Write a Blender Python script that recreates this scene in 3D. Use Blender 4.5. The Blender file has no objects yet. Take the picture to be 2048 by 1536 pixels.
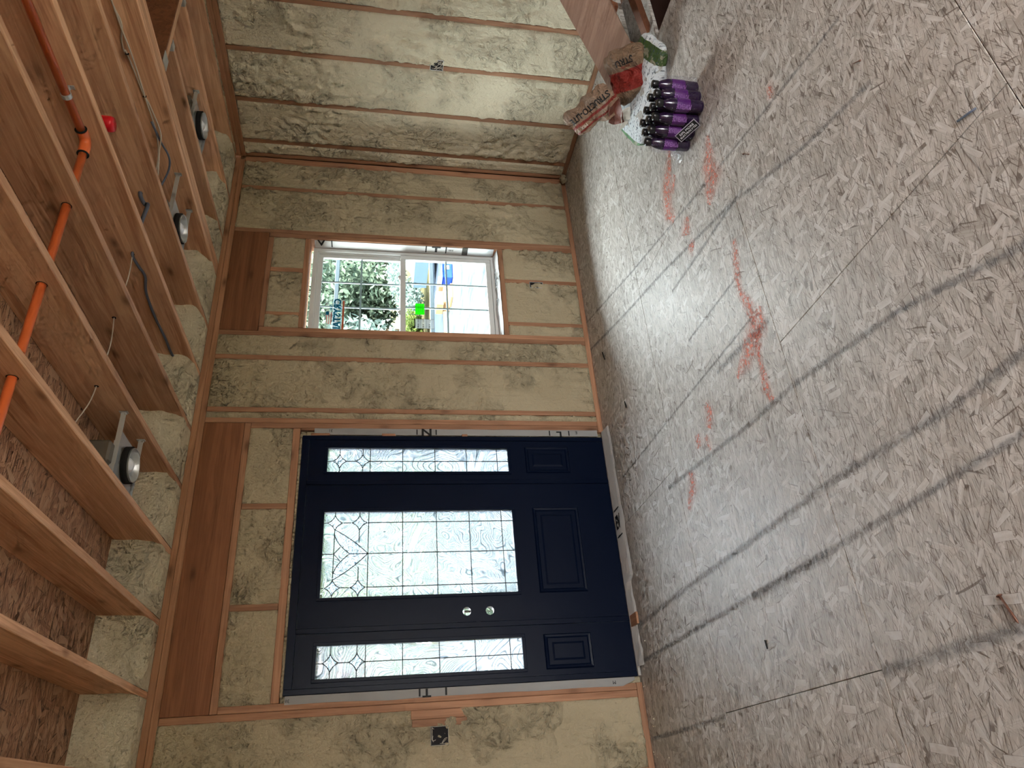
import bpy, bmesh, math, random
from mathutils import Vector, Matrix, noise
from mathutils.bvhtree import BVHTree

sc = bpy.context.scene
COL = sc.collection
R = random.Random(7)

# ------------------------------------------------------------------ camera
cam_d = bpy.data.cameras.new('camera')
cam = bpy.data.objects.new('camera', cam_d)
COL.objects.link(cam)
sc.camera = cam
_r = Vector((0.86345272, -0.50401546, 0.02044061))
_u = Vector((0.07490431, 0.16818436, 0.98290557))
_f = Vector((0.49883739, 0.8471614, -0.18297218))
_m = Matrix((-_u, _r, -_f)).transposed().to_4x4()      # phone held sideways: image left is up
_m.translation = Vector((-4.72277, -4.42027, 1.59166))
cam.matrix_world = _m
cam_d.sensor_width = 36.0
cam_d.lens = 1438.635 / 2048 * 36.0
cam_d.clip_start = 0.02
cam_d.clip_end = 400

# ------------------------------------------------------------------ world, lights, exposure
W = bpy.data.worlds.new('World'); sc.world = W
W.use_nodes = True
nt = W.node_tree; nt.nodes.clear()
wo = nt.nodes.new('ShaderNodeOutputWorld')
bg = nt.nodes.new('ShaderNodeBackground')
tc = nt.nodes.new('ShaderNodeTexCoord')
sx = nt.nodes.new('ShaderNodeSeparateXYZ')
rp = nt.nodes.new('ShaderNodeValToRGB')
rp.color_ramp.elements[0].position = 0.0; rp.color_ramp.elements[0].color = (0.485, 0.480, 0.470, 1)
rp.color_ramp.elements[1].position = 0.85; rp.color_ramp.elements[1].color = (0.94, 0.965, 0.99, 1)
nt.links.new(tc.outputs['Generated'], sx.inputs[0])
nt.links.new(sx.outputs['Z'], rp.inputs[0])
nt.links.new(rp.outputs[0], bg.inputs[0])
bg.inputs[1].default_value = 26.0
nt.links.new(bg.outputs[0], wo.inputs[0])

def portal(name, loc, rot, sxx, syy):
    l = bpy.data.lights.new(name, 'AREA'); l.shape = 'RECTANGLE'; l.size = sxx; l.size_y = syy
    l.cycles.is_portal = True
    o = bpy.data.objects.new(name, l); o.location = loc; o.rotation_euler = rot; COL.objects.link(o)
P2 = math.pi / 2
portal('daylight_window', (-1.27, 0.2, 1.4), (-P2, 0, 0), 0.9, 1.5)
portal('fill_opening_back', (-4.2, -7.98, 1.4), (P2, 0, 0), 3.2, 1.9)  # unseen back opening, added to brighten the room from behind

sun_d = bpy.data.lights.new('sun', 'SUN'); sun_d.energy = 48.0; sun_d.angle = 0.02; sun_d.color = (1.0, 0.93, 0.82)
sun = bpy.data.objects.new('sun', sun_d); COL.objects.link(sun)
sun.rotation_euler = Vector((0.10, 0.76, -0.64)).to_track_quat('-Z', 'Y').to_euler()   # added fill, falls in through the made-up opening behind the camera

sc.view_settings.view_transform = 'Standard'
sc.view_settings.look = 'None'
sc.view_settings.gamma = 1.0
sc.view_settings.use_curve_mapping = False
sc.view_settings.exposure = 0.52
cy = sc.cycles
cy.use_denoising = True
cy.max_bounces = 11
cy.diffuse_bounces = 4
cy.use_adaptive_sampling = True
cy.adaptive_threshold = 0.1
cy.adaptive_min_samples = 12
cy.use_light_tree = False
cy.transmission_bounces = 8
cy.transparent_max_bounces = 16
cy.sample_clamp_indirect = 8.0
cy.caustics_refractive = True
cy.caustics_reflective = False

# ------------------------------------------------------------------ material helpers
class NB:
    def __init__(s, name):
        s.m = bpy.data.materials.new(name); s.m.use_nodes = True
        s.t = s.m.node_tree; s.t.nodes.clear()
        s.out = s.t.nodes.new('ShaderNodeOutputMaterial')
    def n(s, kind, ins=None, **kw):
        nd = s.t.nodes.new('ShaderNode' + kind)
        for k, v in kw.items(): setattr(nd, k, v)
        if ins:
            for k, v in ins.items():
                if hasattr(v, 'links') or isinstance(v, bpy.types.NodeSocket): s.t.links.new(v, nd.inputs[k])
                else: nd.inputs[k].default_value = v
        return nd
    def math(s, op, a, b=0.0, c=None, clamp=False):
        nd = s.t.nodes.new('ShaderNodeMath'); nd.operation = op; nd.use_clamp = clamp
        for i, v in enumerate((a, b) if c is None else (a, b, c)):
            if isinstance(v, bpy.types.NodeSocket): s.t.links.new(v, nd.inputs[i])
            else: nd.inputs[i].default_value = v
        return nd.outputs[0]
    def mix(s, f, a, b, blend='MIX'):
        nd = s.t.nodes.new('ShaderNodeMix'); nd.data_type = 'RGBA'; nd.blend_type = blend
        for i, v in ((0, f), (6, a), (7, b)):
            if isinstance(v, bpy.types.NodeSocket): s.t.links.new(v, nd.inputs[i])
            else: nd.inputs[i].default_value = v if i == 0 or len(v) == 4 else (*v, 1)
        return nd.outputs[2]
    def ramp(s, fac, stops):
        nd = s.t.nodes.new('ShaderNodeValToRGB'); e = nd.color_ramp.elements
        while len(e) < len(stops): e.new(0.5)
        for i, (p, c) in enumerate(stops):
            e[i].position = p; e[i].color = (*c, 1) if hasattr(c, '__len__') else (c, c, c, 1)
        s.t.links.new(fac, nd.inputs[0]); return nd.outputs[0]
    def done(s, shader):
        s.t.links.new(shader, s.out.inputs[0]); return s.m
    def bsdf(s, color, rough=0.7, spec=0.3, normal=None, metal=0.0, **kw):
        nd = s.n('BsdfPrincipled')
        def put(k, v):
            if isinstance(v, bpy.types.NodeSocket): s.t.links.new(v, nd.inputs[k])
            else: nd.inputs[k].default_value = v
        put('Base Color', color if isinstance(color, bpy.types.NodeSocket) else (*color, 1))
        put('Roughness', rough); put('Specular IOR Level', spec); put('Metallic', metal)
        if normal is not None: put('Normal', normal)
        for k, v in kw.items(): put(k, v)
        return nd.outputs[0]

def plain(name, color, rough=0.6, spec=0.4, metal=0.0, var=0.0):
    b = NB(name)
    c = color
    if var:
        tx = b.n('TexCoord').outputs['Object']
        nz = b.n('TexNoise', {'Vector': tx, 'Scale': 9.0, 'Detail': 4.0}).outputs[0]
        c = b.mix(nz, tuple(x * (1 - var) for x in color), tuple(min(1, x * (1 + var)) for x in color))
    return b.done(b.bsdf(c, rough, spec, None, metal))

def wood(name, lo, hi, axis, knots=True, rough=0.65):
    """sawn softwood: grain along the given axis of the object"""
    b = NB(name)
    co = b.n('TexCoord').outputs['Object']
    rnd = b.n('ObjectInfo').outputs['Random']
    off = b.n('CombineXYZ', {0: b.math('MULTIPLY', rnd, 13.7), 1: b.math('MULTIPLY', rnd, 7.3), 2: b.math('MULTIPLY', rnd, 21.1)}).outputs[0]
    v = b.n('VectorMath', {0: co, 1: off}, operation='ADD').outputs[0]
    sc_ = {'x': (0.7, 16, 16), 'y': (16, 0.7, 16), 'z': (16, 16, 0.7)}[axis]
    fine = {'x': (3, 120, 120), 'y': (120, 3, 120), 'z': (120, 120, 3)}[axis]
    kn = {'x': (3.2, 8, 8), 'y': (8, 3.2, 8), 'z': (8, 8, 3.2)}[axis]
    vs = b.n('VectorMath', {0: v, 1: sc_}, operation='MULTIPLY').outputs[0]
    g = b.n('TexNoise', {'Vector': vs, 'Scale': 1.0, 'Detail': 5.0, 'Roughness': 0.6, 'Distortion': 0.6}).outputs[0]
    rings = b.math('FRACT', b.math('MULTIPLY', g, 7.0))
    rings = b.math('ABSOLUTE', b.math('SUBTRACT', rings, 0.5))
    f = b.n('TexNoise', {'Vector': b.n('VectorMath', {0: v, 1: fine}, operation='MULTIPLY').outputs[0], 'Scale': 1.0, 'Detail': 2.0}).outputs[0]
    fac = b.math('ADD', b.math('MULTIPLY', g, 0.9), b.math('MULTIPLY', rings, 0.35))
    fac = b.math('ADD', fac, b.math('MULTIPLY', f, 0.25))
    col = b.ramp(fac, [(0.36, lo), (0.86, hi)])
    if knots:
        vk = b.n('VectorMath', {0: v, 1: kn}, operation='MULTIPLY').outputs[0]
        vd = b.n('TexVoronoi', {'Vector': vk, 'Scale': 1.0}).outputs['Distance']
        m = b.math('SUBTRACT', 1.0, b.math('DIVIDE', vd, 0.17, clamp=True), clamp=True)
        col = b.mix(b.math('MULTIPLY', m, 0.8), col, tuple(x * 0.25 for x in lo))
        halo = b.math('SUBTRACT', 1.0, b.math('DIVIDE', vd, 0.34, clamp=True), clamp=True)
        col = b.mix(b.math('MULTIPLY', halo, 0.35), col, tuple(x * 0.6 for x in lo))
    tint = b.math('ADD', 0.82, b.math('MULTIPLY', rnd, 0.36))
    hs = b.n('HueSaturation', {'Color': col, 'Value': tint}).outputs[0]
    bm = b.n('Bump', {'Height': fac, 'Strength': 0.15, 'Distance': 0.004}).outputs[0]
    return b.done(b.bsdf(hs, rough, 0.25, bm))

def osb(name, cols, line, axis='x', strength=1.0, gloss=0.42, scale=1.0):
    """strand board: layers of long random flakes"""
    b = NB(name)
    co = b.n('NewGeometry').outputs['Position']
    rnd = b.n('ObjectInfo').outputs['Random']
    nz = b.n('TexNoise', {'Vector': co, 'Scale': 6.0 * scale, 'Detail': 3.0})
    co = b.n('VectorMath', {0: co, 1: b.n('VectorMath', {0: nz.outputs['Color'], 1: (0.012, 0.012, 0.0)}, operation='MULTIPLY').outputs[0]}, operation='ADD').outputs[0]
    base = 0 if axis == 'x' else 90
    col = None; hsum = None
    big = b.n('TexNoise', {'Vector': co, 'Scale': 1.3, 'Detail': 5.0}).outputs[0]
    for i, (ang, lx, ly, keep) in enumerate([(3, 6, 70, 0.0), (-9, 7, 62, 0.42), (14, 7, 70, 0.5), (-28, 9, 60, 0.66), (7, 6, 42, 0.74), (38, 10, 55, 0.82), (-58, 12, 50, 0.88), (84, 11, 44, 0.90)]):
        mr = b.n('Mapping', {'Vector': co, 'Rotation': (0, 0, math.radians(ang + base))})
        mp = b.n('Mapping', {'Vector': mr.outputs[0], 'Scale': (lx * scale, ly * scale, 1.0), 'Location': (i * 3.7, i * 1.9, 0)})
        v2 = b.n('VectorMath', {0: mp.outputs[0], 1: (1, 1, 0)}, operation='MULTIPLY').outputs[0]
        vo = b.n('TexVoronoi', {'Vector': v2, 'Scale': 1.0, 'Randomness': 0.9}, voronoi_dimensions='2D', distance='CHEBYCHEV')
        sp = b.n('SeparateColor', {0: vo.outputs['Color']})
        grain = b.n('TexNoise', {'Vector': b.n('VectorMath', {0: v2, 1: (0.4, 3.2, 1)}, operation='MULTIPLY').outputs[0], 'Scale': 1.6, 'Detail': 1.0}).outputs[0]
        val = b.math('ADD', b.math('MULTIPLY', sp.outputs[0], 0.48), b.math('MULTIPLY', grain, 0.68))
        lc = b.ramp(val, cols)
        e = b.ramp(vo.outputs['Distance'], [(0.50, 0.0), (0.62, 1.0)])
        dark = b.math('MULTIPLY', e, b.math('MULTIPLY', b.ramp(sp.outputs[2], [(0.35, 0.0), (0.75, 1.0)]), 0.75 * strength))
        lc = b.mix(dark, lc, line)
        hl = b.math('SUBTRACT', sp.outputs[0], dark)
        if col is None: col, hsum = lc, hl
        else:
            m = b.math('GREATER_THAN', sp.outputs[1], keep)
            col = b.mix(m, col, lc)
            nd = b.n('Mix', {0: m, 2: hsum, 3: hl}); hsum = nd.outputs[0]
    # splits and gaps between strands, then loose bright chips
    for ang, mul, lo_, amt in ((0, (9, 210, 1), 0.60, 0.9), (14, (12, 260, 1), 0.60, 0.8), (-22, (16, 240, 1), 0.62, 0.8), (40, (22, 260, 1), 0.64, 0.8), (-55, (26, 260, 1), 0.65, 0.7)):
        mp = b.n('Mapping', {'Vector': co, 'Rotation': (0, 0, math.radians(ang + base))})
        fl = b.n('TexNoise', {'Vector': b.n('VectorMath', {0: mp.outputs[0], 1: mul}, operation='MULTIPLY').outputs[0], 'Scale': scale, 'Detail': 2.0}).outputs[0]
        col = b.mix(b.ramp(fl, [(lo_, 0.0), (lo_ + 0.06, amt * strength)]), col, line)
    for i, (ang, lx, ly, keep) in enumerate([(72, 11, 30, 0.955), (-80, 9, 26, 0.965), (-25, 8, 40, 0.965), (40, 12, 46, 0.955)]):
        mr = b.n('Mapping', {'Vector': co, 'Rotation': (0, 0, math.radians(ang + base))})
        mp = b.n('Mapping', {'Vector': mr.outputs[0], 'Scale': (lx * scale, ly * scale, 0.0), 'Location': (i * 5.3, i * 2.7, 0)})
        vo = b.n('TexVoronoi', {'Vector': mp.outputs[0], 'Scale': 1.0, 'Randomness': 1.0}, voronoi_dimensions='2D', distance='CHEBYCHEV')
        m = b.math('MULTIPLY', b.math('GREATER_THAN', b.n('SeparateColor', {0: vo.outputs['Color']}).outputs[1], keep - 0.03), b.math('LESS_THAN', vo.outputs['Distance'], 0.33))
        m2 = b.math('MULTIPLY', b.math('GREATER_THAN', b.n('SeparateColor', {0: vo.outputs['Color']}).outputs[1], keep - 0.03), b.math('LESS_THAN', vo.outputs['Distance'], 0.36))
        col = b.mix(b.math('MULTIPLY', m2, 0.5), col, line)
        gr = b.n('TexNoise', {'Vector': mp.outputs[0], 'Scale': 2.0, 'Detail': 3.0}).outputs[0]
        col = b.mix(b.math('MULTIPLY', m, 0.75), col, b.ramp(gr, [(0.3, cols[2][1]), (0.65, cols[3][1])]))
    col = b.n('HueSaturation', {'Color': col, 'Value': b.math('ADD', 0.86, b.math('MULTIPLY', big, 0.28))}).outputs[0]
    col = b.n('HueSaturation', {'Color': col, 'Value': b.math('ADD', 0.95, b.math('MULTIPLY', rnd, 0.1))}).outputs[0]
    bm = b.n('Bump', {'Height': hsum, 'Strength': 0.35, 'Distance': 0.0025}).outputs[0]
    rg = b.math('ADD', gloss, b.math('MULTIPLY', big, 0.15))
    return b.done(b.bsdf(col, rg, 0.4, bm))

def foam_mat(name, c1, c2):
    b = NB(name)
    co = b.n('NewGeometry').outputs['Position']
    a = b.n('TexNoise', {'Vector': co, 'Scale': 2.2, 'Detail': 4.0}).outputs[0]
    fine = b.n('TexNoise', {'Vector': co, 'Scale': 55.0, 'Detail': 6.0, 'Roughness': 0.65}).outputs[0]
    mid = b.n('TexNoise', {'Vector': co, 'Scale': 16.0, 'Detail': 5.0, 'Roughness': 0.6, 'Distortion': 1.2}).outputs[0]
    patch = b.ramp(b.n('TexNoise', {'Vector': co, 'Scale': 2.9, 'Detail': 3.0}).outputs[0], [(0.47, 0.0), (0.6, 1.0)])
    col = b.mix(a, c1, c2)
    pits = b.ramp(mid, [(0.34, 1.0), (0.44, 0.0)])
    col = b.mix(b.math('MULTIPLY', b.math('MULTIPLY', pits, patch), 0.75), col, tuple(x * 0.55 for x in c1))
    spots = b.ramp(b.n('TexNoise', {'Vector': co, 'Scale': 34.0, 'Detail': 2.0}).outputs[0], [(0.25, 0.30), (0.29, 0.0)])
    col = b.mix(spots, col, (0.12, 0.07, 0.03))
    cut = b.n('TexNoise', {'Vector': b.n('VectorMath', {0: co, 1: (30, 30, 3)}, operation='MULTIPLY').outputs[0], 'Scale': 1.0, 'Detail': 3.0}).outputs[0]
    h = b.math('ADD', b.math('MULTIPLY', b.math('MULTIPLY', mid, patch), 1.6), b.math('MULTIPLY', fine, 0.35))
    h = b.math('ADD', h, b.math('MULTIPLY', cut, 0.35))
    bm = b.n('Bump', {'Height': h, 'Strength': 1.0, 'Distance': 0.045}).outputs[0]
    return b.done(b.bsdf(col, 0.75, 0.25, bm))

M = {}
for ax in 'xyz':
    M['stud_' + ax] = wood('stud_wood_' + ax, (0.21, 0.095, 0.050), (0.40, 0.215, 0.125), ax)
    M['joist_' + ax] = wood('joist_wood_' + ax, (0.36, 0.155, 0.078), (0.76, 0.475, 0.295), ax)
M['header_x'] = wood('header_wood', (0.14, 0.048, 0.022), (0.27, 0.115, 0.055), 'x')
M['stair_y'] = wood('stair_wood', (0.21, 0.12, 0.085), (0.38, 0.25, 0.185), 'y')
M['dark_y'] = wood('dark_wood', (0.10, 0.035, 0.018), (0.22, 0.09, 0.045), 'y', False)
M['floor'] = osb('weathered_strand_board', [(0.20, (0.325, 0.29, 0.250)), (0.45, (0.425, 0.396, 0.357)), (0.75, (0.53, 0.50, 0.46)), (0.98, (0.70, 0.69, 0.66))], (0.10, 0.068, 0.050))
M['deck'] = osb('brown_strand_board', [(0.2, (0.24, 0.11, 0.055)), (0.5, (0.40, 0.215, 0.12)), (0.75, (0.50, 0.29, 0.165)), (0.95, (0.56, 0.36, 0.22))], (0.05, 0.022, 0.012), 'x', 1.0, 0.6, 0.7)
M['foam'] = foam_mat('shaded_spray_foam', (0.40, 0.335, 0.215), (0.52, 0.45, 0.31))  # darker copy of the foam: front wall's dimmer light put into the colour
M['foam_pale'] = foam_mat('pale_spray_foam', (0.60, 0.535, 0.39), (0.77, 0.70, 0.53))  # lighter copy of the same foam: right wall's brighter light in the colour
M['navy'] = plain('navy_paint', (0.0012, 0.0040, 0.015), 0.34, 0.10)
M['vinyl'] = plain('white_vinyl', (0.62, 0.64, 0.63), 0.4, 0.4)
M['wrap'] = plain('white_housewrap', (0.50, 0.50, 0.49), 0.6, 0.3, 0, 0.06)
M['ink'] = plain('black_ink', (0.012, 0.012, 0.012), 0.6, 0.2)
M['steel'] = plain('galvanized_steel', (0.52, 0.55, 0.57), 0.36, 0.5, 0.45, 0.15)
M['dark_steel'] = plain('dull_steel_box', (0.16, 0.145, 0.12), 0.5, 0.4, 0.5, 0.2)
M['black'] = plain('black_plastic', (0.008, 0.008, 0.009), 0.25, 0.5)
M['rubber'] = plain('black_gasket', (0.012, 0.012, 0.013), 0.8, 0.2)
M['bulb'] = plain('frosted_bulb', (0.78, 0.80, 0.86), 0.35, 0.5)
M['orange'] = plain('orange_pipe_plastic', (0.72, 0.155, 0.045), 0.38, 0.45, 0, 0.06)
M['red'] = plain('red_plastic', (0.62, 0.008, 0.018), 0.35, 0.4)
M['grey_plastic'] = plain('grey_plastic', (0.15, 0.15, 0.13), 0.5, 0.4)
M['cable'] = plain('pale_cable_sheath', (0.52, 0.47, 0.40), 0.5, 0.4)
M['cable_grey'] = plain('grey_cable_sheath', (0.10, 0.12, 0.17), 0.5, 0.4)
M['shade_wood'] = plain('shade_painted_framing', (0.022, 0.010, 0.007), 0.8, 0.1)  # shade of the stair opening put into the framing colour
M['box_dark'] = plain('painted_shade', (0.010, 0.008, 0.009), 0.7, 0.2)  # near-black stand-in for shade in boxes, bored holes and the basement shaft
M['crumb'] = plain('foam_crumbs', (0.75, 0.70, 0.55), 0.8, 0.2)
M['rust'] = plain('rusty_nail', (0.16, 0.075, 0.05), 0.45, 0.5, 0.5, 0.2)
M['sheath'] = plain('sheathing_board', (0.30, 0.20, 0.12), 0.8, 0.2)

def glass_clear():
    b = NB('window_glass')
    t = b.n('BsdfTransparent', {'Color': (0.93, 0.98, 0.98, 1)}).outputs[0]
    g = b.n('BsdfGlossy', {'Color': (1, 1, 1, 1), 'Roughness': 0.02}).outputs[0]
    fr = b.n('LayerWeight', {'Blend': 0.08}).outputs['Fresnel']
    return b.done(b.n('MixShader', {0: fr, 1: t, 2: g}).outputs[0])
M['glass'] = glass_clear()

def glass_wavy(name, star=False):
    b = NB(name)
    co = b.n('NewGeometry').outputs['Position']
    n1 = b.n('TexNoise', {'Vector': co, 'Scale': 2.6 if not star else 30.0, 'Detail': 1.2, 'Distortion': 1.3}).outputs[0]
    ph = b.math('MULTIPLY', n1, 72.0 if not star else 30.0)
    s = b.math('SINE', b.math('MULTIPLY', ph, 6.2831 / 2.0))
    line = b.ramp(b.math('ABSOLUTE', s), [(0.0, 1.0), (0.5, 0.0)])
    dk = b.ramp(b.math('ABSOLUTE', b.math('SUBTRACT', b.math('FRACT', b.math('MULTIPLY', ph, 0.5)), 0.8)), [(0.0, (0.10, 0.17, 0.20)), (0.12, (0.90, 0.96, 1.0))])  # dark lines of the wavy refraction painted into the tint
    bm = b.n('Bump', {'Height': s, 'Strength': 1.0, 'Distance': 0.0007}).outputs[0]
    rf = b.n('BsdfRefraction', {'Color': dk, 'IOR': 1.33, 'Roughness': 0.03, 'Normal': bm}).outputs[0]
    tl = b.n('BsdfTranslucent', {'Color': (0.80, 0.90, 1.0, 1), 'Normal': bm}).outputs[0]
    gl = b.n('BsdfGlossy', {'Color': (1, 1, 1, 1), 'Roughness': 0.08, 'Normal': bm}).outputs[0]
    m1 = b.n('MixShader', {0: b.math('ADD', 0.06 if not star else 0.0, b.math('MULTIPLY', line, 0.08 if not star else 0.03)), 1: rf, 2: tl}).outputs[0]
    m2 = b.n('MixShader', {0: 0.05, 1: m1, 2: gl}).outputs[0]
    return b.done(m2)
M['wavy'] = glass_wavy('wavy_door_glass')
M['bevel'] = glass_wavy('glue_chip_glass', True)

# ------------------------------------------------------------------ object helpers
def link(o, parent=None, kind=None, label=None, cat=None, group=None):
    COL.objects.link(o)
    if parent is not None: o.parent = parent
    if kind: o['kind'] = kind
    if label: o['label'] = label
    if cat: o['category'] = cat
    if group: o['group'] = group
    return o
def empty(name, loc=(0, 0, 0), **kw):
    o = bpy.data.objects.new(name, None); o.location = loc; o.empty_display_size = 0.05
    link(o, **kw)
    return o
def from_bm(name, bm, mat, origin=(0, 0, 0), parent=None, smooth=False, **kw):
    me = bpy.data.meshes.new(name)
    org = Vector(origin)
    bmesh.ops.translate(bm, verts=bm.verts, vec=-org)
    bmesh.ops.recalc_face_normals(bm, faces=bm.faces)
    bm.to_mesh(me); bm.free()
    for mm in (mat if isinstance(mat, (list, tuple)) else [mat]): me.materials.append(mm)
    if smooth:
        for p in me.polygons: p.use_smooth = True
    o = bpy.data.objects.new(name, me)
    po = Vector(parent.get('_o', (0, 0, 0))) if parent is not None else Vector((0, 0, 0))
    o.location = org - po
    o['_o'] = tuple(org)
    return link(o, parent, **kw)
def root(name, loc, **kw):
    o = empty(name, loc, **kw); o['_o'] = tuple(loc); return o
def bm_box(bm, lo, hi, bev=0.0, mi=0):
    lo = [min(a, b) for a, b in zip(lo, hi)] if False else lo
    vs = [bm.verts.new((x, y, z)) for x in (lo[0], hi[0]) for y in (lo[1], hi[1]) for z in (lo[2], hi[2])]
    fs = []
    for q in ((0, 1, 3, 2), (4, 6, 7, 5), (0, 4, 5, 1), (2, 3, 7, 6), (0, 2, 6, 4), (1, 5, 7, 3)):
        f = bm.faces.new([vs[i] for i in q]); f.material_index = mi; fs.append(f)
    if bev:
        es = list({e for f in fs for e in f.edges})
        bmesh.ops.bevel(bm, geom=es, offset=bev, segments=1, affect='EDGES')
    return vs
def box(name, lo, hi, mat, parent=None, bev=0.002, **kw):
    bm = bmesh.new(); bm_box(bm, lo, hi, bev)
    c = [(a + b) / 2 for a, b in zip(lo, hi)]
    return from_bm(name, bm, mat, c, parent, **kw)
def bm_tube(bm, pts, r, seg=10, caps=True, mi=0):
    pts = [Vector(p) for p in pts]; rings = []
    up = Vector((0, 0, 1))
    for i, p in enumerate(pts):
        t = (pts[min(i + 1, len(pts) - 1)] - pts[max(i - 1, 0)]).normalized()
        a = t.cross(up)
        if a.length < 1e-3: a = t.cross(Vector((1, 0, 0)))
        a.normalize(); c = t.cross(a).normalized()
        rr = r[i] if hasattr(r, '__len__') else r
        rings.append([bm.verts.new(p + (a * math.cos(2 * math.pi * k / seg) + c * math.sin(2 * math.pi * k / seg)) * rr) for k in range(seg)])
    for q, w in zip(rings, rings[1:]):
        for k in range(seg):
            f = bm.faces.new((q[k], q[(k + 1) % seg], w[(k + 1) % seg], w[k])); f.material_index = mi
    if caps:
        for q in (rings[0], rings[-1]):
            f = bm.faces.new(q); f.material_index = mi
def smooth_path(pts, n=6):
    pts = [Vector(p) for p in pts]; out = []
    for i in range(len(pts) - 1):
        p0 = pts[max(i - 1, 0)]; p1 = pts[i]; p2 = pts[i + 1]; p3 = pts[min(i + 2, len(pts) - 1)]
        for k in range(n):
            t = k / n
            out.append(0.5 * ((2 * p1) + (p2 - p0) * t + (2 * p0 - 5 * p1 + 4 * p2 - p3) * t * t + (3 * p1 - p0 - 3 * p2 + p3) * t ** 3))
    out.append(pts[-1]); return out
def tube(name, pts, r, mat, parent=None, seg=10, sm=0, **kw):
    bm = bmesh.new(); P = smooth_path(pts, sm) if sm else pts
    bm_tube(bm, P, r, seg)
    return from_bm(name, bm, mat, pts[0], parent, True, **kw)
def bm_lathe(bm, prof, c, seg=20, axis='z', mi=0):
    rings = []
    for r, h in prof:
        ring = []
        for k in range(seg):
            a = 2 * math.pi * k / seg; x, y = r * math.cos(a), r * math.sin(a)
            p = {'z': (x, y, h), 'x': (h, x, y), 'y': (x, h, y)}[axis]
            ring.append(bm.verts.new(Vector(c) + Vector(p)))
        rings.append(ring)
    for q, w in zip(rings, rings[1:]):
        for k in range(seg):
            f = bm.faces.new((q[k], q[(k + 1) % seg], w[(k + 1) % seg], w[k])); f.material_index = mi
    return rings
def lathe(name, prof, c, mat, parent=None, seg=20, axis='z', cap=(True, True), **kw):
    bm = bmesh.new(); rg = bm_lathe(bm, prof, c, seg, axis)
    if cap[0]: bm.faces.new(rg[0])
    if cap[1]: bm.faces.new(rg[-1])
    return from_bm(name, bm, mat, c, parent, True, **kw)
def prism(name, poly, axis, a, b, mat, parent=None, **kw):
    """extrude a 2D polygon; axis y: poly=(x,z); axis x: poly=(y,z); axis z: poly=(x,y)"""
    bm = bmesh.new()
    def P(p, t): return {'y': (p[0], t, p[1]), 'x': (t, p[0], p[1]), 'z': (p[0], p[1], t)}[axis]
    A = [bm.verts.new(P(p, a)) for p in poly]; B = [bm.verts.new(P(p, b)) for p in poly]
    bm.faces.new(A); bm.faces.new(B)
    for i in range(len(poly)):
        j = (i + 1) % len(poly); bm.faces.new((A[i], A[j], B[j], B[i]))
    cx = sum(p[0] for p in poly) / len(poly); cz = sum(p[1] for p in poly) / len(poly)
    return from_bm(name, bm, mat, P((cx, cz), (a + b) / 2), parent, **kw)
_dg = None
def text_mesh(body, size, depth=0.0006, bold=0.0, align='CENTER', spacing=1.0):
    cu = bpy.data.curves.new('lettering', 'FONT'); cu.body = body; cu.size = size; cu.extrude = depth
    cu.offset = bold; cu.align_x = align; cu.align_y = 'CENTER'; cu.resolution_u = 2; cu.space_character = spacing
    o = bpy.data.objects.new('tmp', cu); COL.objects.link(o)
    dg = bpy.context.evaluated_depsgraph_get(); dg.update()
    me = bpy.data.meshes.new_from_object(o.evaluated_get(dg))
    bpy.data.objects.remove(o); bpy.data.curves.remove(cu)
    return me
def text(body, size, loc, xdir, ydir, mat, parent, name='lettering', depth=0.0006, bold=0.0, mirror=False, label=None, squash=1.0, **k):
    me = text_mesh(body, size, depth, bold, **k)
    me.materials.clear(); me.materials.append(mat); me.name = name
    x = Vector(xdir).normalized(); y = Vector(ydir); y = (y - x * y.dot(x)).normalized(); z = x.cross(y)
    if mirror: x = -x
    mt = Matrix((x * squash, y, z)).transposed().to_4x4()
    me.transform(mt)
    o = bpy.data.objects.new(name, me)
    po = Vector(parent.get('_o', (0, 0, 0))) if parent is not None else Vector((0, 0, 0))
    o.location = Vector(loc) - po; o['_o'] = tuple(loc)
    return link(o, parent, label=label)

# ================================================================== THE SETTING
H = 2.77
# ---------------- floor
fl = root('floor', (0, 0, 0), kind='structure')
def floor_panel(poly):
    bm = bmesh.new()
    A = [bm.verts.new((x, y, 0)) for x, y in poly]; B = [bm.verts.new((x, y, -0.02)) for x, y in poly]
    top = bm.faces.new(A); bm.faces.new(B[::-1])
    for i in range(len(poly)):
        j = (i + 1) % len(poly); bm.faces.new((A[j], A[i], B[i], B[j]))
    bmesh.ops.bevel(bm, geom=list(top.edges), offset=0.0015, segments=1, affect='EDGES')
    from_bm('strand_board', bm, M['floor'], (poly[0][0], poly[0][1], 0), fl)
g = 0.0012
rows = [(-1.04, 0.14, [-3.235, -0.795]), (-2.225, -1.04, [-4.455, -2.025]), (-3.447, -2.225, [-3.21]), (-4.665, -3.447, [-4.45]), (-5.885, -4.665, [-3.23]), (-7.1, -5.885, [-4.44]), (-8.05, -7.1, [-3.2])]
HX = -0.86                                                         # left edge of the stair opening
for y0, y1, seams in rows:
    xs = [-7.05] + ([seams[0] - 2.44] if seams[0] - 2.44 > -6.9 else []) + seams + [0.02]
    for a, b_ in zip(xs, xs[1:]):
        if b_ > HX and y1 <= -2.2:
            if a < HX: floor_panel([(a + g, y0 + g), (HX, y0 + g), (HX, y1 - g), (a + g, y1 - g)])
        elif b_ > HX and y0 < -2.2:
            floor_panel([(a + g, y0 + g), (HX, y0 + g), (HX, -1.98), (b_, -1.98), (b_, y1 - g), (a + g, y1 - g)])
        else:
            floor_panel([(a + g, y0 + g), (b_ - g, y0 + g), (b_ - g, y1 - g), (a + g, y1 - g)])
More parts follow.
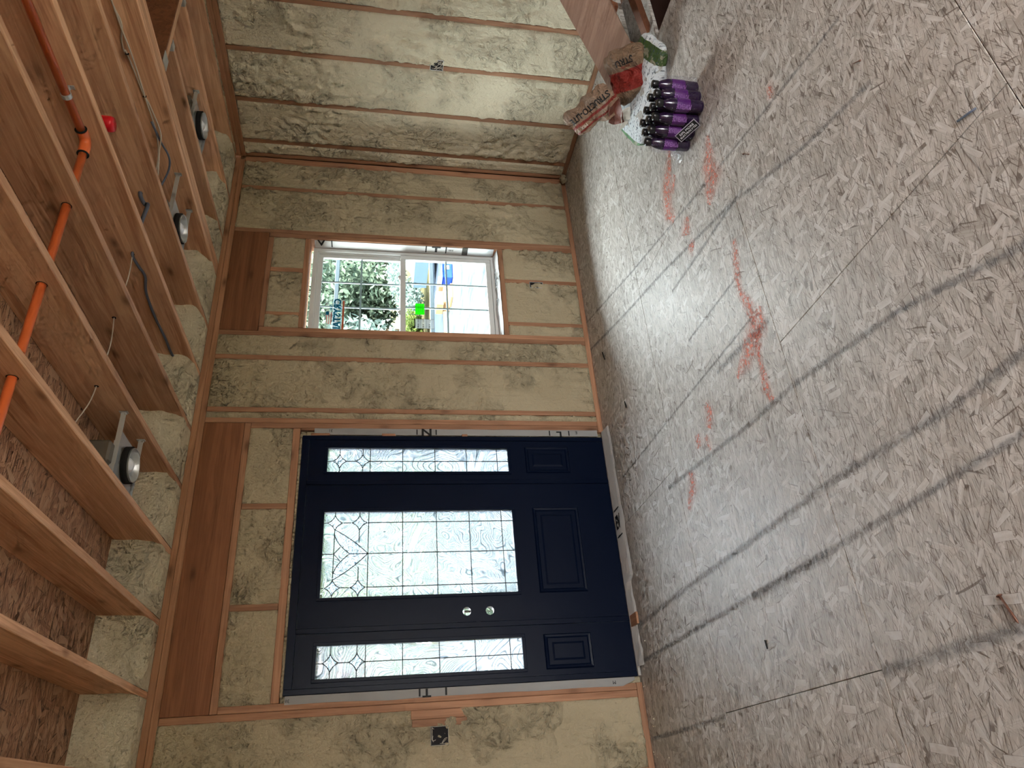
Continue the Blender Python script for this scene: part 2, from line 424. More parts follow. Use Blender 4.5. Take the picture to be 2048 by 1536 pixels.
# joist below the panels and the shaft of the stair opening
box('floor_frame', (-7.05, -8.05, -0.28), (HX - 0.04, 0.14, -0.0215), M['dark_y'], fl, 0)
box('floor_frame', (HX - 0.04, -1.94, -0.28), (0.02, 0.14, -0.0215), M['dark_y'], fl, 0)
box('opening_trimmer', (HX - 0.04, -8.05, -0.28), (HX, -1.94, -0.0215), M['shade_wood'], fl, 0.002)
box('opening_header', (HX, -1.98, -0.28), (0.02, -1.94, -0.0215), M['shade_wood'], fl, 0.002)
box('basement_wall', (0.0205, -8.05, -2.7), (0.12, 0.14, -0.001), M['box_dark'], fl, 0)  # shaft coloured near-black so its darkness is in the walls themselves
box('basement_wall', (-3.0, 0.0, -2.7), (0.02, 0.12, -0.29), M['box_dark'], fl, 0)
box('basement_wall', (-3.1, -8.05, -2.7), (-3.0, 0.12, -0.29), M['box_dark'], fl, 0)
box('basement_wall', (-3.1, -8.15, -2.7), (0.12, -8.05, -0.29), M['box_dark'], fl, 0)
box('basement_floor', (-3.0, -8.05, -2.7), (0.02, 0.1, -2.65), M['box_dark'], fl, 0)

# marks on the floor boards
def mark_mat(name, col, dens, sc_, lo_=0.30):
    b = NB(name)
    co = b.n('NewGeometry').outputs['Position']
    n1 = b.n('TexNoise', {'Vector': b.n('VectorMath', {0: co, 1: (1.0, 1.0, 1)}, operation='MULTIPLY').outputs[0], 'Scale': sc_, 'Detail': 4.0, 'Roughness': 0.7}).outputs[0]
    a = b.ramp(n1, [(lo_, 0.0), (0.66, dens)])
    uv = b.n('TexCoord').outputs['UV']
    s = b.n('SeparateXYZ', {0: uv})
    edge = b.math('SUBTRACT', 1.0, b.math('ABSOLUTE', b.math('SUBTRACT', b.math('MULTIPLY', s.outputs[1], 2.0), 1.0)))
    edge = b.ramp(edge, [(0.0, 0.0), (0.75, 1.0)])
    a = b.math('MULTIPLY', a, edge)
    t = b.n('BsdfTransparent').outputs[0]
    d = b.bsdf(col, 0.8, 0.2)
    return b.done(b.n('MixShader', {0: a, 1: t, 2: d}).outputs[0])
M['chalk'] = mark_mat('blue_grey_chalk', (0.18, 0.20, 0.225), 0.55, 60.0)
M['spray'] = mark_mat('red_spray_marking', (0.85, 0.27, 0.19), 0.85, 55.0, 0.40)
def strip(name, pts, w, mat, z=0.0009, parent=fl):
    bm = bmesh.new(); uvl = bm.loops.layers.uv.new('UVMap')
    P = [Vector((x, y, z)) for x, y in pts]; L = []
    for i, p in enumerate(P):
        t = (P[min(i + 1, len(P) - 1)] - P[max(i - 1, 0)]).normalized(); nn = Vector((-t.y, t.x, 0))
        ww = (w[i] if hasattr(w, '__len__') else w) / 2
        L.append((bm.verts.new(p - nn * ww), bm.verts.new(p + nn * ww)))
    for i, (a, b_) in enumerate(zip(L, L[1:])):
        f = bm.faces.new((a[0], b_[0], b_[1], a[1]))
        for l, u in zip(f.loops, ((i, 0), (i + 1, 0), (i + 1, 1), (i, 1))): l[uvl].uv = (u[0] / len(P), u[1])
    me = bpy.data.meshes.new(name); bm.to_mesh(me); bm.free(); me.materials.append(mat)
    o = bpy.data.objects.new(name, me); link(o, parent); return o
for pts, w in [([(-3.30, -0.9), (-3.39, -1.86), (-3.415, -2.275), (-3.498, -2.843), (-3.62, -3.3), (-3.7, -3.7)], 0.035),
               ([(-3.86, -0.10), (-3.845, -1.0), (-3.842, -1.6), (-3.83, -2.275), (-3.86, -2.87), (-3.84, -3.5)], 0.042),
               ([(-4.066, -0.06), (-4.049, -1.5), (-4.04, -2.6), (-4.02, -3.3)], 0.035),
               ([(-4.054, -1.528), (-4.049, -2.13)], 0.055),
               ([(-4.483, -0.026), (-4.47, -1.04)], 0.03), ([(-4.46, -2.22), (-4.448, -2.9), (-4.44, -3.2)], 0.05),
               ([(-1.80, 0.0), (-2.0, -0.7), (-2.186, -1.426), (-2.411, -2.18), (-2.63, -2.7), (-2.75, -3.1)], 0.03),
               ([(-2.36, -1.45), (-2.40, -1.9), (-2.43, -2.3)], 0.03), ([(-2.72, -1.5), (-2.75, -2.1)], 0.022),
               ([(-1.55, 0.0), (-1.85, -1.0), (-2.15, -2.1), (-2.4, -3.1)], 0.022),
               ([(-2.95, -0.2), (-2.97, -1.3), (-2.99, -2.1)], 0.02), ([(-3.03, -1.7), (-3.08, -2.2)], 0.05)]:
    strip('chalk_line', pts, w, M['chalk'])
for pts, w in [([(-1.60, -1.80), (-1.78, -1.66), (-1.93, -1.62), (-2.02, -1.66)], [.04, .10, .09, .04]),
               ([(-1.80, -1.78), (-1.86, -1.70)], [.03, .06]),
               ([(-1.93, -2.16), (-2.06, -2.10), (-2.18, -2.11), (-2.26, -2.02)], [.03, .10, .13, .04]),
               ([(-2.12, -1.79), (-2.20, -1.73)], [.05, .09]), ([(-2.28, -1.74), (-2.33, -1.78)], [.05, .06]),
               ([(-2.58, -2.13), (-2.70, -2.09), (-2.83, -2.06), (-2.95, -2.10), (-3.02, -2.11)], [.03, .05, .04, .06, .05]),
               ([(-2.98, -2.16), (-3.05, -2.11), (-3.09, -2.04), (-3.13, -1.97), (-3.16, -1.86)], [.05, .12, .12, .08, .03]),
               ([(-3.06, -2.1), (-3.2, -2.06), (-3.30, -2.05), (-3.39, -2.07)], [.05, .03, .05, .03]),
               ([(-3.11, -1.52), (-3.17, -1.55), (-3.23, -1.50)], [.04, .07, .05]),
               ([(-3.20, -1.37), (-3.27, -1.36)], [.05, .05]), ([(-3.25, -1.45), (-3.33, -1.47)], [.03, .03]),
               ([(-3.33, -1.21), (-3.42, -1.20), (-3.50, -1.10)], [.05, .07, .03]),
               ([(-2.20, -2.67), (-2.27, -2.66)], [.03, .04])]:
    strip('red_paint_mark', pts, [q * 1.7 for q in w], M['spray'], 0.0012)

# ---------------- foam panels
def nz3(x, y, z): return noise.noise(Vector((x, y, z)))
def foam_panel(parent, wall, u0, u1, v0, v1, step=0.016, over=0.006, flat=0.5):
    """trimmed spray foam filling one bay; wall 'f' faces -y at y=0, 'r' faces -x at x=0"""
    nu = max(3, int((u1 - u0) / step)); nv = max(3, int((v1 - v0) / step))
    sd = R.random() * 40
    bm = bmesh.new(); G = []
    for i in range(nu + 1):
        col = []
        for j in range(nv + 1):
            u = u0 - over + (u1 - u0 + 2 * over) * i / nu; v = v0 - over + (v1 - v0 + 2 * over) * j / nv
            # ragged outline
            if i in (0, nu): u += (nz3(v * 9, sd, 1) * 0.010 + nz3(v * 31, sd, 7) * 0.006)
            if j in (0, nv): v += (nz3(u * 9, sd, 3) * 0.010 + nz3(u * 31, sd, 9) * 0.006)
            m = nz3(u * 2.3, v * 1.9, sd * 0.1 + 5)
            m = max(0.0, min(1.0, (m + 0.10) * 3.6))
            h = -0.0045 + 0.004 * nz3(u * 3, v * 3, sd)
            h += m * (0.026 * nz3(u * 20, v * 17, sd) + 0.026 * abs(nz3(u * 34, v * 31, sd)) - 0.010)
            e = min(i, nu - i, j, nv - j)
            if e == 0: h = 0.012
            elif e == 1: h = min(h, -0.002)
            bmv = (u, h, v) if wall == 'f' else (h, u, v)
            col.append(bm.verts.new(bmv))
        G.append(col)
    for i in range(nu):
        for j in range(nv):
            bm.faces.new((G[i][j], G[i + 1][j], G[i + 1][j + 1], G[i][j + 1]))
    # body behind the face
    d = 0.138
    c = ((u0 + u1) / 2, 0.02, (v0 + v1) / 2) if wall == 'f' else (0.02, (u0 + u1) / 2, (v0 + v1) / 2)
    bm2lo = (u0 + .001, 0.012, v0 + .001); bm2hi = (u1 - .001, d, v1 - .001)
    if wall == 'f': bm_box(bm, bm2lo, bm2hi)
    else: bm_box(bm, (0.012, u0 + .001, v0 + .001), (d, u1 - .001, v1 - .001))
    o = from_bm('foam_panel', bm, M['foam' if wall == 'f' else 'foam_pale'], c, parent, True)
    return o

def member(name, lo, hi, parent, ax, kind='stud', bev=0.0025):
    return box(name, lo, hi, M[kind + '_' + ax], parent, bev)

# ---------------- front wall
wf = root('wall_front', (0, 0, 0), kind='structure')
D = 0.14
DX0, DX1, DZ = -4.172, -2.505, 2.088      # rough door opening
WX0, WX1, WZ0, WZ1 = -1.686, -0.850, 0.660, 2.128
XL = -7.0
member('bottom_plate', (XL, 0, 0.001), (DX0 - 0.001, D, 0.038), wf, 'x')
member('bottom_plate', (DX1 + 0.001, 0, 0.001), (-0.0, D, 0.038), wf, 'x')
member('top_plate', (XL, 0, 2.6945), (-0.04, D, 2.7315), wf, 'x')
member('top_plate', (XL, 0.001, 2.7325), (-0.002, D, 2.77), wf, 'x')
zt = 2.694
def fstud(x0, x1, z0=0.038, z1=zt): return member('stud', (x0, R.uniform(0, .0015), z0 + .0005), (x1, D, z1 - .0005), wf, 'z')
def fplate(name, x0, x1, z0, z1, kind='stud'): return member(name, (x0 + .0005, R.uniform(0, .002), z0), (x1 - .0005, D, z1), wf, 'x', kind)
fstud(-0.060, -0.002); fstud(-0.362, -0.324)
fstud(-0.808, -0.771); fstud(-0.849, -0.811, 0.038, 2.435)
fstud(-1.762, -1.725); fstud(-1.724, -1.687, 0.038, 2.435)
fplate('header_board', -1.7235, -0.8095, 2.437, 2.694, 'header')
fplate('header_plate', -1.686, -0.850, 2.400, 2.4365)
fplate('window_head_plate', WX0, WX1, 2.129, 2.166)
fstud(-1.182, -1.144, 2.166, 2.400); fstud(-1.582, -1.552, 2.166, 2.400)
fplate('sill_plate', WX0, WX1, 0.622, 0.659)
fstud(-1.190, -1.152, 0.038, 0.622); fstud(-1.600, -1.566, 0.038, 0.622)
fstud(-1.964, -1.926); fstud(-2.374, -2.338)
fstud(-2.455, -2.418); fstud(-2.4935, -2.456, 0.038, 2.405)
fstud(-2.5035, -2.4945, 0.038, 2.088)
fstud(-4.212, -4.175, 0.038, 2.405); fstud(-4.252, -4.2135)
fplate('header_board', -4.2125, -2.456, 2.446, 2.694, 'header')
fplate('header_plate', -4.2125, -2.456, 2.406, 2.4445)
fplate('door_head_plate', -4.174, -2.494, 2.090, 2.136)
fstud(-3.055, -3.017, 2.136, 2.405); fstud(-3.672, -3.634, 2.136, 2.405)
fstud(-4.66, -4.622); fstud(-5.066, -5.028); fstud(-5.47, -5.43); fstud(-5.88, -5.84); fstud(-6.29, -6.25); fstud(-6.7, -6.66)
zb = 0.038
for a, b_, c, d_ in [(-0.324, -0.060, zb, zt), (-0.771, -0.362, zb, zt),
                     (-1.144, -0.850, 2.166, 2.400), (-1.552, -1.182, 2.166, 2.400), (-1.686, -1.582, 2.166, 2.400),
                     (-1.152, -0.850, zb, 0.622), (-1.566, -1.190, zb, 0.622), (-1.686, -1.600, zb, 0.622),
                     (-1.926, -1.762, zb, zt), (-2.338, -1.964, zb, zt), (-2.418, -2.374, zb, zt),
                     (-3.017, -2.494, 2.136, 2.405), (-3.634, -3.055, 2.136, 2.405), (-4.174, -3.672, 2.136, 2.405),
                     (-4.622, -4.252, zb, zt), (-5.028, -4.66, zb, zt), (-5.43, -5.066, zb, zt), (-5.84, -5.47, zb, zt), (-6.25, -5.88, zb, zt), (-6.66, -6.29, zb, zt), (-6.99, -6.7, zb, zt)]:
    foam_panel(wf, 'f', a, b_, c, d_, 0.014 if a > -4.7 else 0.05)
# outer sheathing, cut around the openings
bm = bmesh.new()
S0, S1 = 0.1405, 0.156
for a, b_, c, d_ in [(-7.2, DX0, -0.35, 3.05), (DX0, DX1, DZ, 3.05), (DX0, DX1, -0.35, 0.0), (DX1, WX0, -0.35, 3.05), (WX0, WX1, WZ1, 3.05), (WX0, WX1, -0.35, WZ0), (WX1, 0.2, -0.35, 3.05)]:
    bm_box(bm, (a, S0, c), (b_, S1, d_))
from_bm('sheathing', bm, M['sheath'], (0, 0.15, 1), wf)
# short blocks beside the switch box
member('block', (-4.300, -0.010, 1.070), (-4.2535, 0.0, 1.375), wf, 'z')
member('block', (-4.3385, -0.007, 1.062), (-4.3005, 0.0, 1.370), wf, 'z')
# housewrap folded round the door opening
def wrap_strip(pts_a, pts_b, parent, label=None, thick=0.0012):
    bm = bmesh.new()
    A = [bm.verts.new(p) for p in pts_a]; B = [bm.verts.new(p) for p in pts_b]
    for i in range(len(A) - 1): bm.faces.new((A[i], A[i + 1], B[i + 1], B[i]))
    bmesh.ops.solidify(bm, geom=bm.faces[:], thickness=thick)
    return from_bm('housewrap_flap', bm, M['wrap'], pts_a[0], parent, False, label=label)
def wob(a, s, k=9.0): return nz3(a * k, s, 0.3)
n = 26
za = [0.05 + (2.0 - 0.05) * i / n for i in range(n + 1)]
wrap_strip([(-2.494 + 0.004 * wob(z, 1), -0.0042, z) for z in za], [(-2.541, -0.0035 + 0.001 * wob(z, 2), z) for z in za], wf)
n2 = 26
za = [0.045 + (2.06 - 0.045) * i / n2 for i in range(n2 + 1)]
wrap_strip([(-4.1415, -0.0045, z) for z in za], [(-4.187 - 0.008 * wob(z, 5, 3) + (0.03 if z < 0.12 else 0), -0.0035, z) for z in za], wf)
up = (0, 0, 1)
# lettering printed on the wrap (it runs up the jambs)
text('N', 0.075, (-2.517, -0.0062, 1.26), (0, 0, 1), (-1, 0, 0), M['ink'], wf, bold=0.002, squash=1.3)
for z in (1.325, 1.195): box('printed_bar', (-2.538, -0.0066, z - .004), (-2.499, -0.0058, z + .004), M['ink'], wf, 0)
text('L', 0.06, (-2.525, -0.0062, 0.33), (0, 0, 1), (-1, 0, 0), M['ink'], wf, bold=0.002, squash=1.3)
for z in (0.40, 0.26): box('printed_bar', (-2.538, -0.0066, z - .004), (-2.499, -0.0058, z + .004), M['ink'], wf, 0)
text('31', 0.028, (-2.512, -0.0062, 1.895), (0, 0, 1), (-1, 0, 0), M['ink'], wf)
text('E', 0.032, (-2.512, -0.0062, 0.205), (0, 0, 1), (-1, 0, 0), M['ink'], wf)
text('T', 0.06, (-4.163, -0.0064, 1.285), (0, 0, 1), (-1, 0, 0), M['ink'], wf, bold=0.002, squash=1.3)
for z in (1.325, 1.175): box('printed_bar', (-4.182, -0.0068, z - .005), (-4.142, -0.006, z + .005), M['ink'], wf, 0)
text('M', 0.028, (-4.166, -0.0064, 0.175), (0, 0, 1), (-1, 0, 0), M['ink'], wf)
text('31', 0.024, (-4.166, -0.0064, 2.045), (0, 0, 1), (-1, 0, 0), M['ink'], wf)
for z0, z1 in ((1.90, 2.02), (1.47, 1.56), (0.98, 1.02)):
    member('shim', (-2.548, -0.006, z0), (-2.530, 0.06, z1), wf, 'z')
# foam bead above the door frame
bm = bmesh.new()
for i in range(60):
    x = -4.13 + 1.58 * i / 59
    bmesh.ops.create_icosphere(bm, subdivisions=1, radius=0.0125 + 0.003 * R.random(), matrix=Matrix.Translation((x, 0.012 + 0.003 * R.random(), 2.081)) @ Matrix.Diagonal((1.8, 1, 0.75, 1)))
from_bm('foam_bead', bm, M['foam'], (-3.3, 0.01, 2.08), wf, True, kind='stuff')

# foam boxes added in the gap round the door unit against light leaks
for lo, hi in (((DX0 + .001, 0.03, 0.001), (-4.1385, 0.11, 2.087)), ((-2.5475, 0.03, 0.001), (DX1 - .001, 0.11, 2.087)), ((-4.138, 0.03, 2.0725), (-2.548, 0.11, 2.087))):
    box('light_leak_seal', lo, hi, M['foam'], wf, 0)
# ---------------- right wall
wr = root('wall_right', (0, 0, 0), kind='structure')
YB = -8.0
member('bottom_plate', (0, YB, 0.001), (D, -0.0, 0.038), wr, 'y')
member('top_plate', (0, YB, 2.6945), (D, 0.0, 2.7315), wr, 'y')
member('top_plate', (0.001, YB, 2.7325), (D, 0.0, 2.77), wr, 'y')
ys = [-0.022, -0.164, -0.560, -0.990, -1.390, -1.80, -2.21, -2.62, -3.03, -3.44, -3.85, -4.26, -4.67, -5.08, -5.49, -5.9, -6.31, -6.72, -7.13, -7.54, -7.96]
for y in ys:
    w_ = 0.019
    member('stud', (R.uniform(0, .001), y - w_, 0.0385), (D, y + w_, 2.694), wr, 'z')
for a, b_ in zip(ys[1:], ys):
    foam_panel(wr, 'r', a + .019, b_ - .019, 0.038, 2.694, 0.014 if a > -2.3 else 0.06)
box('sheathing', (0.1405, YB, -0.35), (0.156, 0.14, 3.05), M['sheath'], wr, 0)

# ---------------- walls behind the camera (bare boards, back opening added for fill light)
wl = root('wall_left', (0, 0, 0), kind='structure')
bm = bmesh.new()
for a, b_, c, d_ in [(-8.0, 0, 0, 3.0)]:
    bm_box(bm, (-7.15, a, c), (-7.0, b_, d_))
from_bm('wallboard', bm, M['foam'], (-7.07, -4, 1.5), wl)
wb = root('wall_back', (0, 0, 0), kind='structure')
bm = bmesh.new()
for a, b_, c, d_ in [(-7.15, -5.8, 0, 3.0), (-2.6, 0.15, 0, 3.0), (-5.8, -2.6, 0, 0.45), (-5.8, -2.6, 2.35, 3.0), (-0.9, 0.15, -2.7, 0)]:
    bm_box(bm, (a, -8.15, c), (b_, -8.0, d_))
from_bm('wallboard', bm, M['foam'], (-3.5, -8.07, 1.5), wb)

# ---------------- ceiling: joists, deck boards, rim foam
ce = root('ceiling', (0, 0, 0), kind='structure')
JT = 3.003
JX = [(-4.515, -4.477), (-4.118, -4.080), (-3.738, -3.700), (-3.333, -3.295), (-2.928, -2.890), (-2.530, -2.492), (-2.118, -2.081), (-1.731, -1.693)]
HY0, HY1 = -1.690, -1.640
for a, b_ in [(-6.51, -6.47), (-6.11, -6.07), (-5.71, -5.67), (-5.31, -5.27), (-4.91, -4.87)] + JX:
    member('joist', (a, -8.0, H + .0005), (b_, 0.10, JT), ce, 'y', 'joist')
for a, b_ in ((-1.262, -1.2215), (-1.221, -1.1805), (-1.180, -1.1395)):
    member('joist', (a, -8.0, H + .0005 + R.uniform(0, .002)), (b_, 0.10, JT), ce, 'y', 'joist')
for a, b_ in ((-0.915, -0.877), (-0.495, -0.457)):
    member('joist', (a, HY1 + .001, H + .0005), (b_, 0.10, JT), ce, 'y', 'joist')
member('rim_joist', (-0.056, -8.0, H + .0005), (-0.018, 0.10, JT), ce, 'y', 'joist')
box('stair_header', (-1.1385, HY0 + .012, H + .0005), (-0.057, HY1, JT), M['joist_x'], ce, 0.0025)
box('stair_header', (-1.1385, HY0, H + .0015), (-0.057, HY0 + .0115, JT), M['dark_y'], ce, 0.001)
# metal hangers
def hanger(x0, x1, y, sgn):
    bm = bmesh.new()
    bm_box(bm, (x0 - .002, y, H - .0025), (x1 + .002, y + 0.045 * sgn, H - .0005))
    bm_box(bm, (x0 - .0025, y, H), (x0 - .0005, y + 0.045 * sgn, H + 0.12)); bm_box(bm, (x1 + .0005, y, H), (x1 + .0025, y + 0.045 * sgn, H + 0.12))
    from_bm('joist_hanger', bm, M['steel'], ((x0 + x1) / 2, y, H), ce)
hanger(-0.915, -0.877, HY1 + .002, 1); hanger(-0.495, -0.457, HY1 + .002, 1)
box('joist_hanger', (-1.139, -1.70, H - .003), (-1.055, -1.628, H - .0005), M['steel'], ce, 0)
# deck boards above the joists
dx = [-7.05, -4.61, -2.17, 0.02]
yy = [-8.05, -6.9, -5.68, -4.46, -3.24, -2.02, -0.80, 0.14]
for k, (y0, y1) in enumerate(zip(yy, yy[1:])):
    sh = 1.22 if k % 2 else 0
    xs = [-7.05] + [x + sh for x in (-5.9, -3.46, -1.02) if -7 < x + sh < 0] + [0.02]
    for a, b_ in zip(xs, xs[1:]):
        if y1 <= HY0 - 0.01 and b_ > -1.14:
            b_ = -1.14
            if a >= b_: continue
        elif y0 < HY0 and b_ > -1.14:
            box('strand_board', (-1.1395, HY0, JT + .0005), (b_ - g, y1 - g, JT + .019), M['deck'], ce, 0.001)
            b_ = -1.14
            if a >= b_: continue
        box('strand_board', (a + g, y0 + g, JT + .0005), (b_ - g, y1 - g, JT + .019), M['deck'], ce, 0.001)
box('sun_block_storey', (-7.3, -8.3, JT + 2.2), (0.3, 0.3, 9.4), M['sheath'], ce, 0)  # unseen solid block, raised so its shadow covers the front yard
bm = bmesh.new()
for lo, hi in (((-1.25, -8.0, JT + .02), (-1.14, 0.1, JT + 2.2)), ((0.0, -8.0, JT), (0.1, 0.1, JT + 2.2)), ((-1.25, 0.0, JT + .02), (0.1, 0.1, JT + 2.2)), ((-1.25, -8.1, JT), (0.1, -8.0, JT + 2.2))):
    bm_box(bm, lo, hi)
from_bm('upper_stairwell', bm, M['sheath'], (-0.6, -4, 4), ce)
# foam in the rim between joists
def rim_foam(x0, x1, fine=True):
    nu, nv = (22, 16) if fine else (6, 6)
    prof = [(-0.300, JT), (-0.262, 2.955), (-0.245, 2.90), (-0.215, 2.85), (-0.150, 2.815), (-0.080, 2.785), (-0.020, 2.7705), (0.004, 2.770)]
    def pf(t):
        t *= len(prof) - 1; i = min(int(t), len(prof) - 2); f = t - i
        return (prof[i][0] * (1 - f) + prof[i + 1][0] * f, prof[i][1] * (1 - f) + prof[i + 1][1] * f)
    sd = R.random() * 30
    bm = bmesh.new(); G = []
    for i in range(nu + 1):
        s = i / nu; x = x0 - .0005 + (x1 - x0 + .001) * s
        e = abs(2 * s - 1) ** 4
        c = []
        for j in range(nv + 1):
            t = j / nv; y, z = pf(t)
            k = math.sin(math.pi * min(1, max(0, t)))
            y -= 0.045 * e * k; z -= 0.045 * e * k
            z = max(z, H - 0.002)
            b1 = k * (0.034 * nz3(x * 11, t * 6, sd) + 0.014 * nz3(x * 30, t * 15, sd))
            c.append(bm.verts.new((x, y + b1, max(H - .001, z + b1 * 0.8))))
        G.append(c)
    for i in range(nu):
        for j in range(nv): bm.faces.new((G[i][j], G[i + 1][j], G[i + 1][j + 1], G[i][j + 1]))
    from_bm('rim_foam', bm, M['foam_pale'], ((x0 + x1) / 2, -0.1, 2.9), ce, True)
jj = [(-4.91, -4.87)] + JX + [(-1.262, -1.1395), (-0.915, -0.877), (-0.495, -0.457), (-0.056, -0.018)]
for a, b_ in zip(jj, jj[1:]): rim_foam(a[1], b_[0])
# foam bead along the right plate
bm = bmesh.new()
for i in range(150):
    y = -2.3 + 2.25 * i / 149
    bmesh.ops.create_icosphere(bm, subdivisions=1, radius=0.006 + 0.006 * R.random(), matrix=Matrix.Translation((-0.012, y, 2.768 + 0.004 * R.random())) @ Matrix.Diagonal((1, 2.6, 0.7, 1)))
from_bm('foam_bead', bm, M['foam'], (0, -1, 2.77), ce, True, kind='stuff')

# ================================================================== DOOR
dr = root('door_1', (-3.344, 0.0, 0.02), kind='structure')
Y0, Y1 = -0.004, 0.045
def bmb(lst, name, mat, parent, bev=0.0015, **kw):
    bm = bmesh.new()
    for lo, hi in lst: bm_box(bm, lo, hi, bev)
    c = [(a + b_) / 2 for a, b_ in zip(lst[0][0], lst[0][1])]
    return from_bm(name, bm, mat, c, parent, **kw)
NV = M['navy']
X0, X1, ZT = -4.138, -2.548, 2.072
bmb([((X0, Y0, 0.022), (X0 + 0.03, 0.12, ZT)), ((X1 - 0.03, Y0, 0.022), (X1, 0.12, ZT)), ((X0 + .03, Y0, ZT - 0.045), (X1 - .03, 0.12, ZT)),
     ((-3.815, Y0, 0.022), (-3.785, 0.12, ZT - .045)), ((-2.895, Y0, 0.022), (-2.865, 0.12, ZT - .045))], 'door_frame', NV, dr)
box('threshold', (X0, -0.014, 0.003), (X1, 0.13, 0.021), plain('aluminium_sill', (0.34, 0.33, 0.31), 0.45, 0.4, 0.3), dr, 0.002)

def ring_panel(x0, x1, z0, z1, parent):
    """moulded raised panel"""
    bm = bmesh.new()
    def loop(i, y): return [bm.verts.new(p) for p in ((x0 + i, y, z0 + i), (x1 - i, y, z0 + i), (x1 - i, y, z1 - i), (x0 + i, y, z1 - i))]
    yb = Y0 + 0.006
    L = [loop(0, yb), loop(0.006, yb - 0.008), loop(0.018, yb - 0.006), loop(0.030, yb + 0.004), loop(0.040, yb + 0.004), loop(0.060, yb - 0.005)]
    for a, b_ in zip(L, L[1:]):
        for k in range(4): bm.faces.new((a[k], a[(k + 1) % 4], b_[(k + 1) % 4], b_[k]))
    bm.faces.new(L[-1])
    return from_bm('raised_panel', bm, NV, ((x0 + x1) / 2, yb, (z0 + z1) / 2), parent)
def leaf(name, x0, x1, z0, z1, gx0, gx1, gz0, gz1, pz0, pz1, holes=None):
    y0, y1 = Y0 + 0.006, Y1
    bm = bmesh.new()
    bm_box(bm, (x0, y0, z0), (gx0, y1, z1)) if not holes else None
    if holes:                                                       # stile with two round bored holes
        hs = sorted(holes, key=lambda h: h[1]); cur = z0
        for cx, cz, r_ in hs:
            bm_box(bm, (x0, y0, cur), (gx0, y1, cz - 0.06))
            seg = 32
            for (ya, flip) in ((y0, 1), (y1, 0)):
                pass
            ci, so = [], []
            for k in range(seg):
                a = 2 * math.pi * k / seg + math.pi / 4
                ci.append((cx + r_ * math.cos(a), cz + r_ * math.sin(a)))
                dx_, dz_ = math.cos(a), math.sin(a)
                tx = ((gx0 - cx) if dx_ > 0 else (cx - x0)) / max(abs(dx_), 1e-6); tz = 0.06 / max(abs(dz_), 1e-6)
                t = min(tx, tz); so.append((cx + dx_ * t, cz + dz_ * t))
            # snap corners
            for cxn, czn in ((gx0, cz + .06), (x0, cz + .06), (x0, cz - .06), (gx0, cz - .06)):
                k = min(range(seg), key=lambda q: (so[q][0] - cxn) ** 2 + (so[q][1] - czn) ** 2); so[k] = (cxn, czn)
            V = [[bm.verts.new((p[0], y, p[1])) for p in L] for y in (y0, y1) for L in (ci, so)]
            for k in range(seg):
                j = (k + 1) % seg
                bm.faces.new((V[0][k], V[0][j], V[1][j], V[1][k])); bm.faces.new((V[2][k], V[3][k], V[3][j], V[2][j])); bm.faces.new((V[0][k], V[2][k], V[2][j], V[0][j]))
            cur = cz + 0.06
        bm_box(bm, (x0, y0, cur), (gx0, y1, z1))
    bm_box(bm, (gx1, y0, z0), (x1, y1, z1)); bm_box(bm, (gx0, y0, gz1), (gx1, y1, z1))
    bm_box(bm, (gx0, y0, z0), (gx1, y1, gz0))
    o = from_bm(name, bm, NV, ((x0 + x1) / 2, 0, (z0 + z1) / 2), dr)
    bm = bmesh.new(); w_ = 0.020                                    # lite moulding
    for lo, hi in (((gx0 - w_, y0 - .006, gz0 - w_), (gx0, y0 + .01, gz1 + w_)), ((gx1, y0 - .006, gz0 - w_), (gx1 + w_, y0 + .01, gz1 + w_)),
                   ((gx0, y0 - .006, gz1), (gx1, y0 + .01, gz1 + w_)), ((gx0, y0 - .006, gz0 - w_), (gx1, y0 + .01, gz0))): bm_box(bm, lo, hi, 0.002)
    from_bm('glass_moulding', bm, NV, ((gx0 + gx1) / 2, y0, (gz0 + gz1) / 2), o)
    ring_panel(gx0 - 0.012, gx1 + 0.012, pz0, pz1, o)
    return o
GZ0, GZ1 = 0.712, 1.906
slab = leaf('door_slab', -3.783, -2.897, 0.0225, ZT - .047, -3.612, -3.078, GZ0, GZ1, 0.262, 0.574, [(-3.720, 1.036, 0.0255), (-3.720, 0.895, 0.0255)])
sl = leaf('sidelight', -4.106, -3.817, 0.0225, ZT - .047, -4.062, -3.884, GZ0, GZ1, 0.282, 0.578)
sr = leaf('sidelight', -2.863, -2.580, 0.0225, ZT - .047, -2.806, -2.636, GZ0, GZ1, 0.280, 0.590)
box('latch_bore_bar', (-3.724, 0.012, 1.012), (-3.712, 0.020, 1.050), M['black'], slab, 0)
box('latch_bore_bar', (-3.7215, 0.012, 0.871), (-3.7195, 0.014, 0.919), M['dark_steel'], slab, 0)

